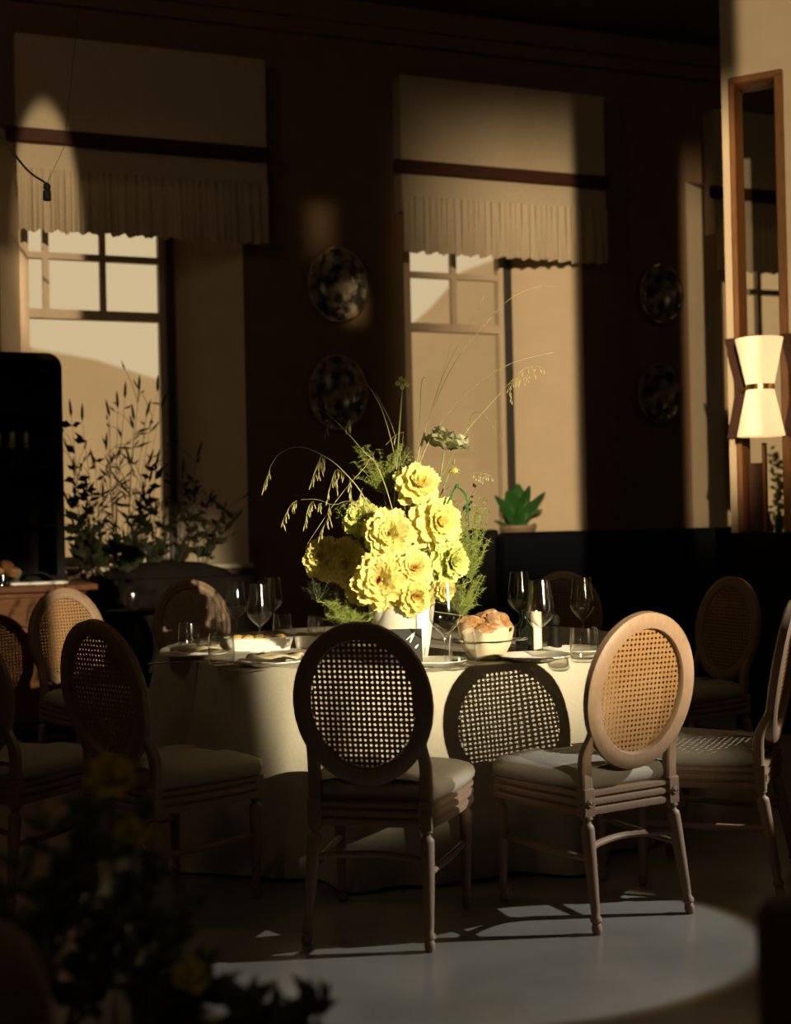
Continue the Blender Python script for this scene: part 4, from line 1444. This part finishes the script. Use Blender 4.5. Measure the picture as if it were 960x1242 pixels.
for i in range(6):
    u = -2.28 - i * 0.085
    t = thing('wine_glass', 'dim stemmed glass, %s from the right, on the black cabinet shelf' % ('first', 'second', 'third', 'fourth', 'fifth', 'sixth')[i], 'wine glass', wall_pt(u, 0.75, HT + 0.733), 0, 'glasses on the cabinet shelf')
    t.scale = (0.85, 0.85, 0.85)
    for nm, me in zip(('bowl', 'stem', 'foot'), WGM):
        link(nm, me, t)

# ------------------------------------------------------------------ potted bird's-nest plant on the middle sill
u_, z_ = PW(629, 640, -0.12)
bpn = thing('potted_plant', 'glossy green broad-leaved plant in a tan pot on the middle window sill', 'plant', wall_pt(u_, -0.12, SILL))
MB().lathe([(0.001, 0), (0.09, 0), (0.12, 0.10), (0.135, 0.19), (0.145, 0.20), (0.145, 0.225), (0.12, 0.225), (0.11, 0.18), (0.001, 0.18)], 28, caps=False).build('pot', mat('tan_pot', (0.30, 0.22, 0.13), None, 0.7, 10), bpn)
LEAFS = [(0, 0.42, 0.06, 0.075), (0.5, 0.40, 0.10, 0.075), (-0.35, 0.36, 0.09, 0.075), (1.1, 0.34, 0.13, 0.07), (-0.9, 0.32, 0.13, 0.07), (2.0, 0.30, 0.1, 0.07), (3.0, 0.34, 0.08, 0.07), (-2.2, 0.30, 0.11, 0.07), (4.0, 0.36, 0.06, 0.075)]
for (az, L, lean, wdt) in LEAFS:
    d = Vector((math.sin(az), -math.cos(az) * 0.6, 0))
    pth = [Vector((0, 0, 0.18)) + d * (lean * t * (1 + 0.8 * t)) + Vector((0, 0, L * (t - 0.12 * t * t))) for t in [i / 8 for i in range(9)]]
    s = Vector((d.y, -d.x, 0))
    s = s.normalized()
    if abs(s.x) < 0.5:
        s = Vector((0.8, 0.6, 0))
    rws = []
    for i, p_ in enumerate(pth):
        w_ = wdt * (math.sin(math.pi * (0.12 + 0.86 * i / 8)) ** 0.7)
        rws.append([p_ - s * w_, p_ - d * 0.012, p_ + s * w_])
    MB().loft(rws, closed=False).build('leaf', M_leaf, bpn)
for (sx, zz_) in ((-0.19, 0.25), (-0.15, 0.34), (0.19, 0.33), (0.14, 0.22)):
    MB().tube([(0, -0.02, 0.19), (sx * 0.5, -0.03, zz_ - 0.02), (sx * 0.8, -0.03, zz_), (sx, -0.03, zz_ + 0.015)], [0.006, 0.010, 0.016, 0.004], 8).build('leaf', M_leaf, bpn)

# dark rounded pot and plant left of the sofa
dpn = thing('planter_pot', 'dark square planter left of the navy sofa end, behind the bouquet', 'planter', wall_pt(PW(580, 640, 0.3)[0], 0.3, 0))
MB().box(-0.14, 0.14, -0.14, 0.14, 0, 1.24, bev=0.012).build('pot', M_ebony, dpn)
MB().lathe([(0.001, 1.25), (0.1, 1.24)], 16, caps=False).build('soil', M_soil, dpn)

# bottles and greenery on the third sill
for i, (px_, h, lab) in enumerate(((934, 0.30, 'green bottle on the sill beyond the wood-framed opening, leftmost'), (945, 0.36, 'green bottle on the sill beyond the wood-framed opening, middle'), (957, 0.31, 'green bottle on the sill at the right picture edge'))):
    u_, _ = PW(px_, 640, -0.1)
    t = thing('green_bottle', lab, 'bottle', wall_pt(u_, -0.1, SILL), 0, 'green bottles on the sill')
    MB().lathe([(0.001, 0), (0.035, 0), (0.036, 0.01), (0.036, h * 0.55), (0.03, h * 0.65), (0.013, h * 0.78), (0.012, h * 0.96)], 18, caps=False).build('bottle_body', M_green, t)
    MB().lathe([(0.001, h * 0.93), (0.015, h * 0.93), (0.015, h), (0.001, h)], 14, caps=False).build('cap', M_white, t)
ub = PW(950, 600, -0.3)[0]
sprig('potted_shrub', wall_pt(ub, -0.3, SILL), [wl(x, y, -0.3 + random.uniform(-.04, .04)) for x, y in ((935, 545), (942, 560), (955, 540), (962, 570), (948, 590), (938, 600), (970, 560))], 0.08,
      mat('sunlit_shrub', (0.20, 0.22, 0.04), (0.30, 0.27, 0.06), 0.5, 20, sub=0.3), 'yellow-green shrub seen through the wood-framed opening', 'plant', None, 0.003, 0.5, 22, 5)

# ------------------------------------------------------------------ hanging lamp holder at upper left
hp = P(57, 232, 6.2)
hl_ = thing('lamp_holder', 'small black lamp holder hanging on a slanting cord at upper left', 'lamp holder', hp)
MB().lathe([(0.001, -0.043), (0.018, -0.043), (0.019, -0.040), (0.019, 0.0), (0.013, 0.004), (0.013, 0.008), (0.017, 0.012), (0.016, 0.030), (0.006, 0.040), (0.001, 0.042)], 20, caps=False).build('socket', M_black, hl_)
c0 = P(-60, 105, 6.2) - hp
MB().tube(spline([Vector((0, 0, 0.035)), P(32, 205, 6.2) - hp, P(0, 165, 6.2) - hp, c0, Vector((c0.x - 1.5, 0, CZ - hp.z))], 5), 0.006, 6).build('cord', M_black, hl_)
MB().tube([Vector((0, 0, 0.035)), P(66, 203, 6.2) - hp, P(78, 178, 6.2) - hp, Vector(((P(78, 178, 6.2) - hp).x * 1.0 + 0.25, 0, CZ - hp.z))], 0.0012, 4).build('support_wire', M_black, hl_)

# ------------------------------------------------------------------ foreground, out of focus
fp = thing('foreground_planter', 'dark tall planter holding the blurred foreground foliage', 'planter', (-0.50, 1.95, 0))
MB().box(-0.32, 0.32, -0.14, 0.14, 0, 0.52, bev=0.012).build('trough', M_soil, fp)
FG = [((-0.62, 1.95), [(150, 930), (120, 985), (170, 1000), (100, 1040)], 'blurred olive plant rising highest at the lower left', 21),
      ((-0.52, 1.98), [(200, 1040), (170, 1060), (230, 1090), (150, 1100)], 'blurred leafy plant in the middle of the foreground foliage', 22),
      ((-0.36, 1.95), [(235, 1170), (210, 1120), (260, 1200), (180, 1180)], 'blurred low plant with yellowish tips in the foreground', 23),
      ((-0.26, 1.85), [(400, 1215), (340, 1225), (300, 1215), (370, 1235)], 'dark leaves reaching over the floor light at the bottom of the picture', 24),
      ((-0.70, 1.90), [(60, 1010), (40, 1080), (90, 1120), (70, 1180)], 'blurred plant at the far lower left behind the clay jar', 25)]
for (bxy, tips, lab, sd) in FG:
    b = Vector((bxy[0], bxy[1], 0.53))
    sprig('foreground_plant', b, [P(x, y, bxy[1] + random.uniform(-.08, .08)) for x, y in tips], 0.055, M_fore, lab, 'plant', 'blurred foreground plants', 0.003, 0.45, 30, sd)
M_fyel = mat('olive_yellow_petal', (0.62, 0.52, 0.06), (0.5, 0.42, 0.05), 0.6, 10)
PET['f'] = petal_mesh(M_fyel)
CEN['f'] = centre_mesh(M_fyel, 30, 9)
for (x, y, dpx, lab) in ((135, 945, 60, 'blurred olive-yellow flower highest in the foreground foliage'), (160, 1010, 44, 'blurred olive-yellow flower below the highest foreground bloom'),
                         (230, 1185, 46, 'blurred yellow flower low in the foreground beside the floor light')):
    bloom(x, y, 1.9, dpx, (0.2, -0.6, 0.6), 'f', 'f', lab, 'foreground_flower', ((8, 30, 1.0), (6, 55, 0.8)), 'blurred foreground flowers', False)
    bs = P(x, y, 1.9)
    fo = [o for o in bpy.data.objects if o.get('label') == lab][0]
    inv = fo.matrix_world.inverted()
    MB().tube([inv @ bs, inv @ Vector((bs.x * 0.9 - 0.05, 1.93, 0.53))], 0.003, 5).build('stem', M_fore, fo)
jar = thing('clay_jar', 'blurred brown clay jar at the bottom left corner', 'jar', (P(-25, 1200, 1.55).x, 1.55, 0))
zt = P(0, 1122, 1.55).z
MB().lathe([(0.001, 0), (0.07, 0), (0.09, 0.2), (0.085, zt - 0.14), (0.078, zt - 0.07), (0.060, zt - 0.025), (0.035, zt - 0.004), (0.001, zt)], 28, caps=False).build('jar_body', M_clay, jar)
stl = thing('foreground_stool', 'blurred dark brown post of a piece of furniture at the bottom right corner', 'furniture', (P(962, 1150, 1.7).x, 1.7, 0))
zt = P(950, 1085, 1.7).z
MB().lathe([(0.045, 0), (0.045, zt - 0.03), (0.035, zt - 0.008), (0.001, zt)], 24, caps=False).build('post', mat('dark_brown_wood', (0.075, 0.042, 0.025), None, 0.6, 10), stl)
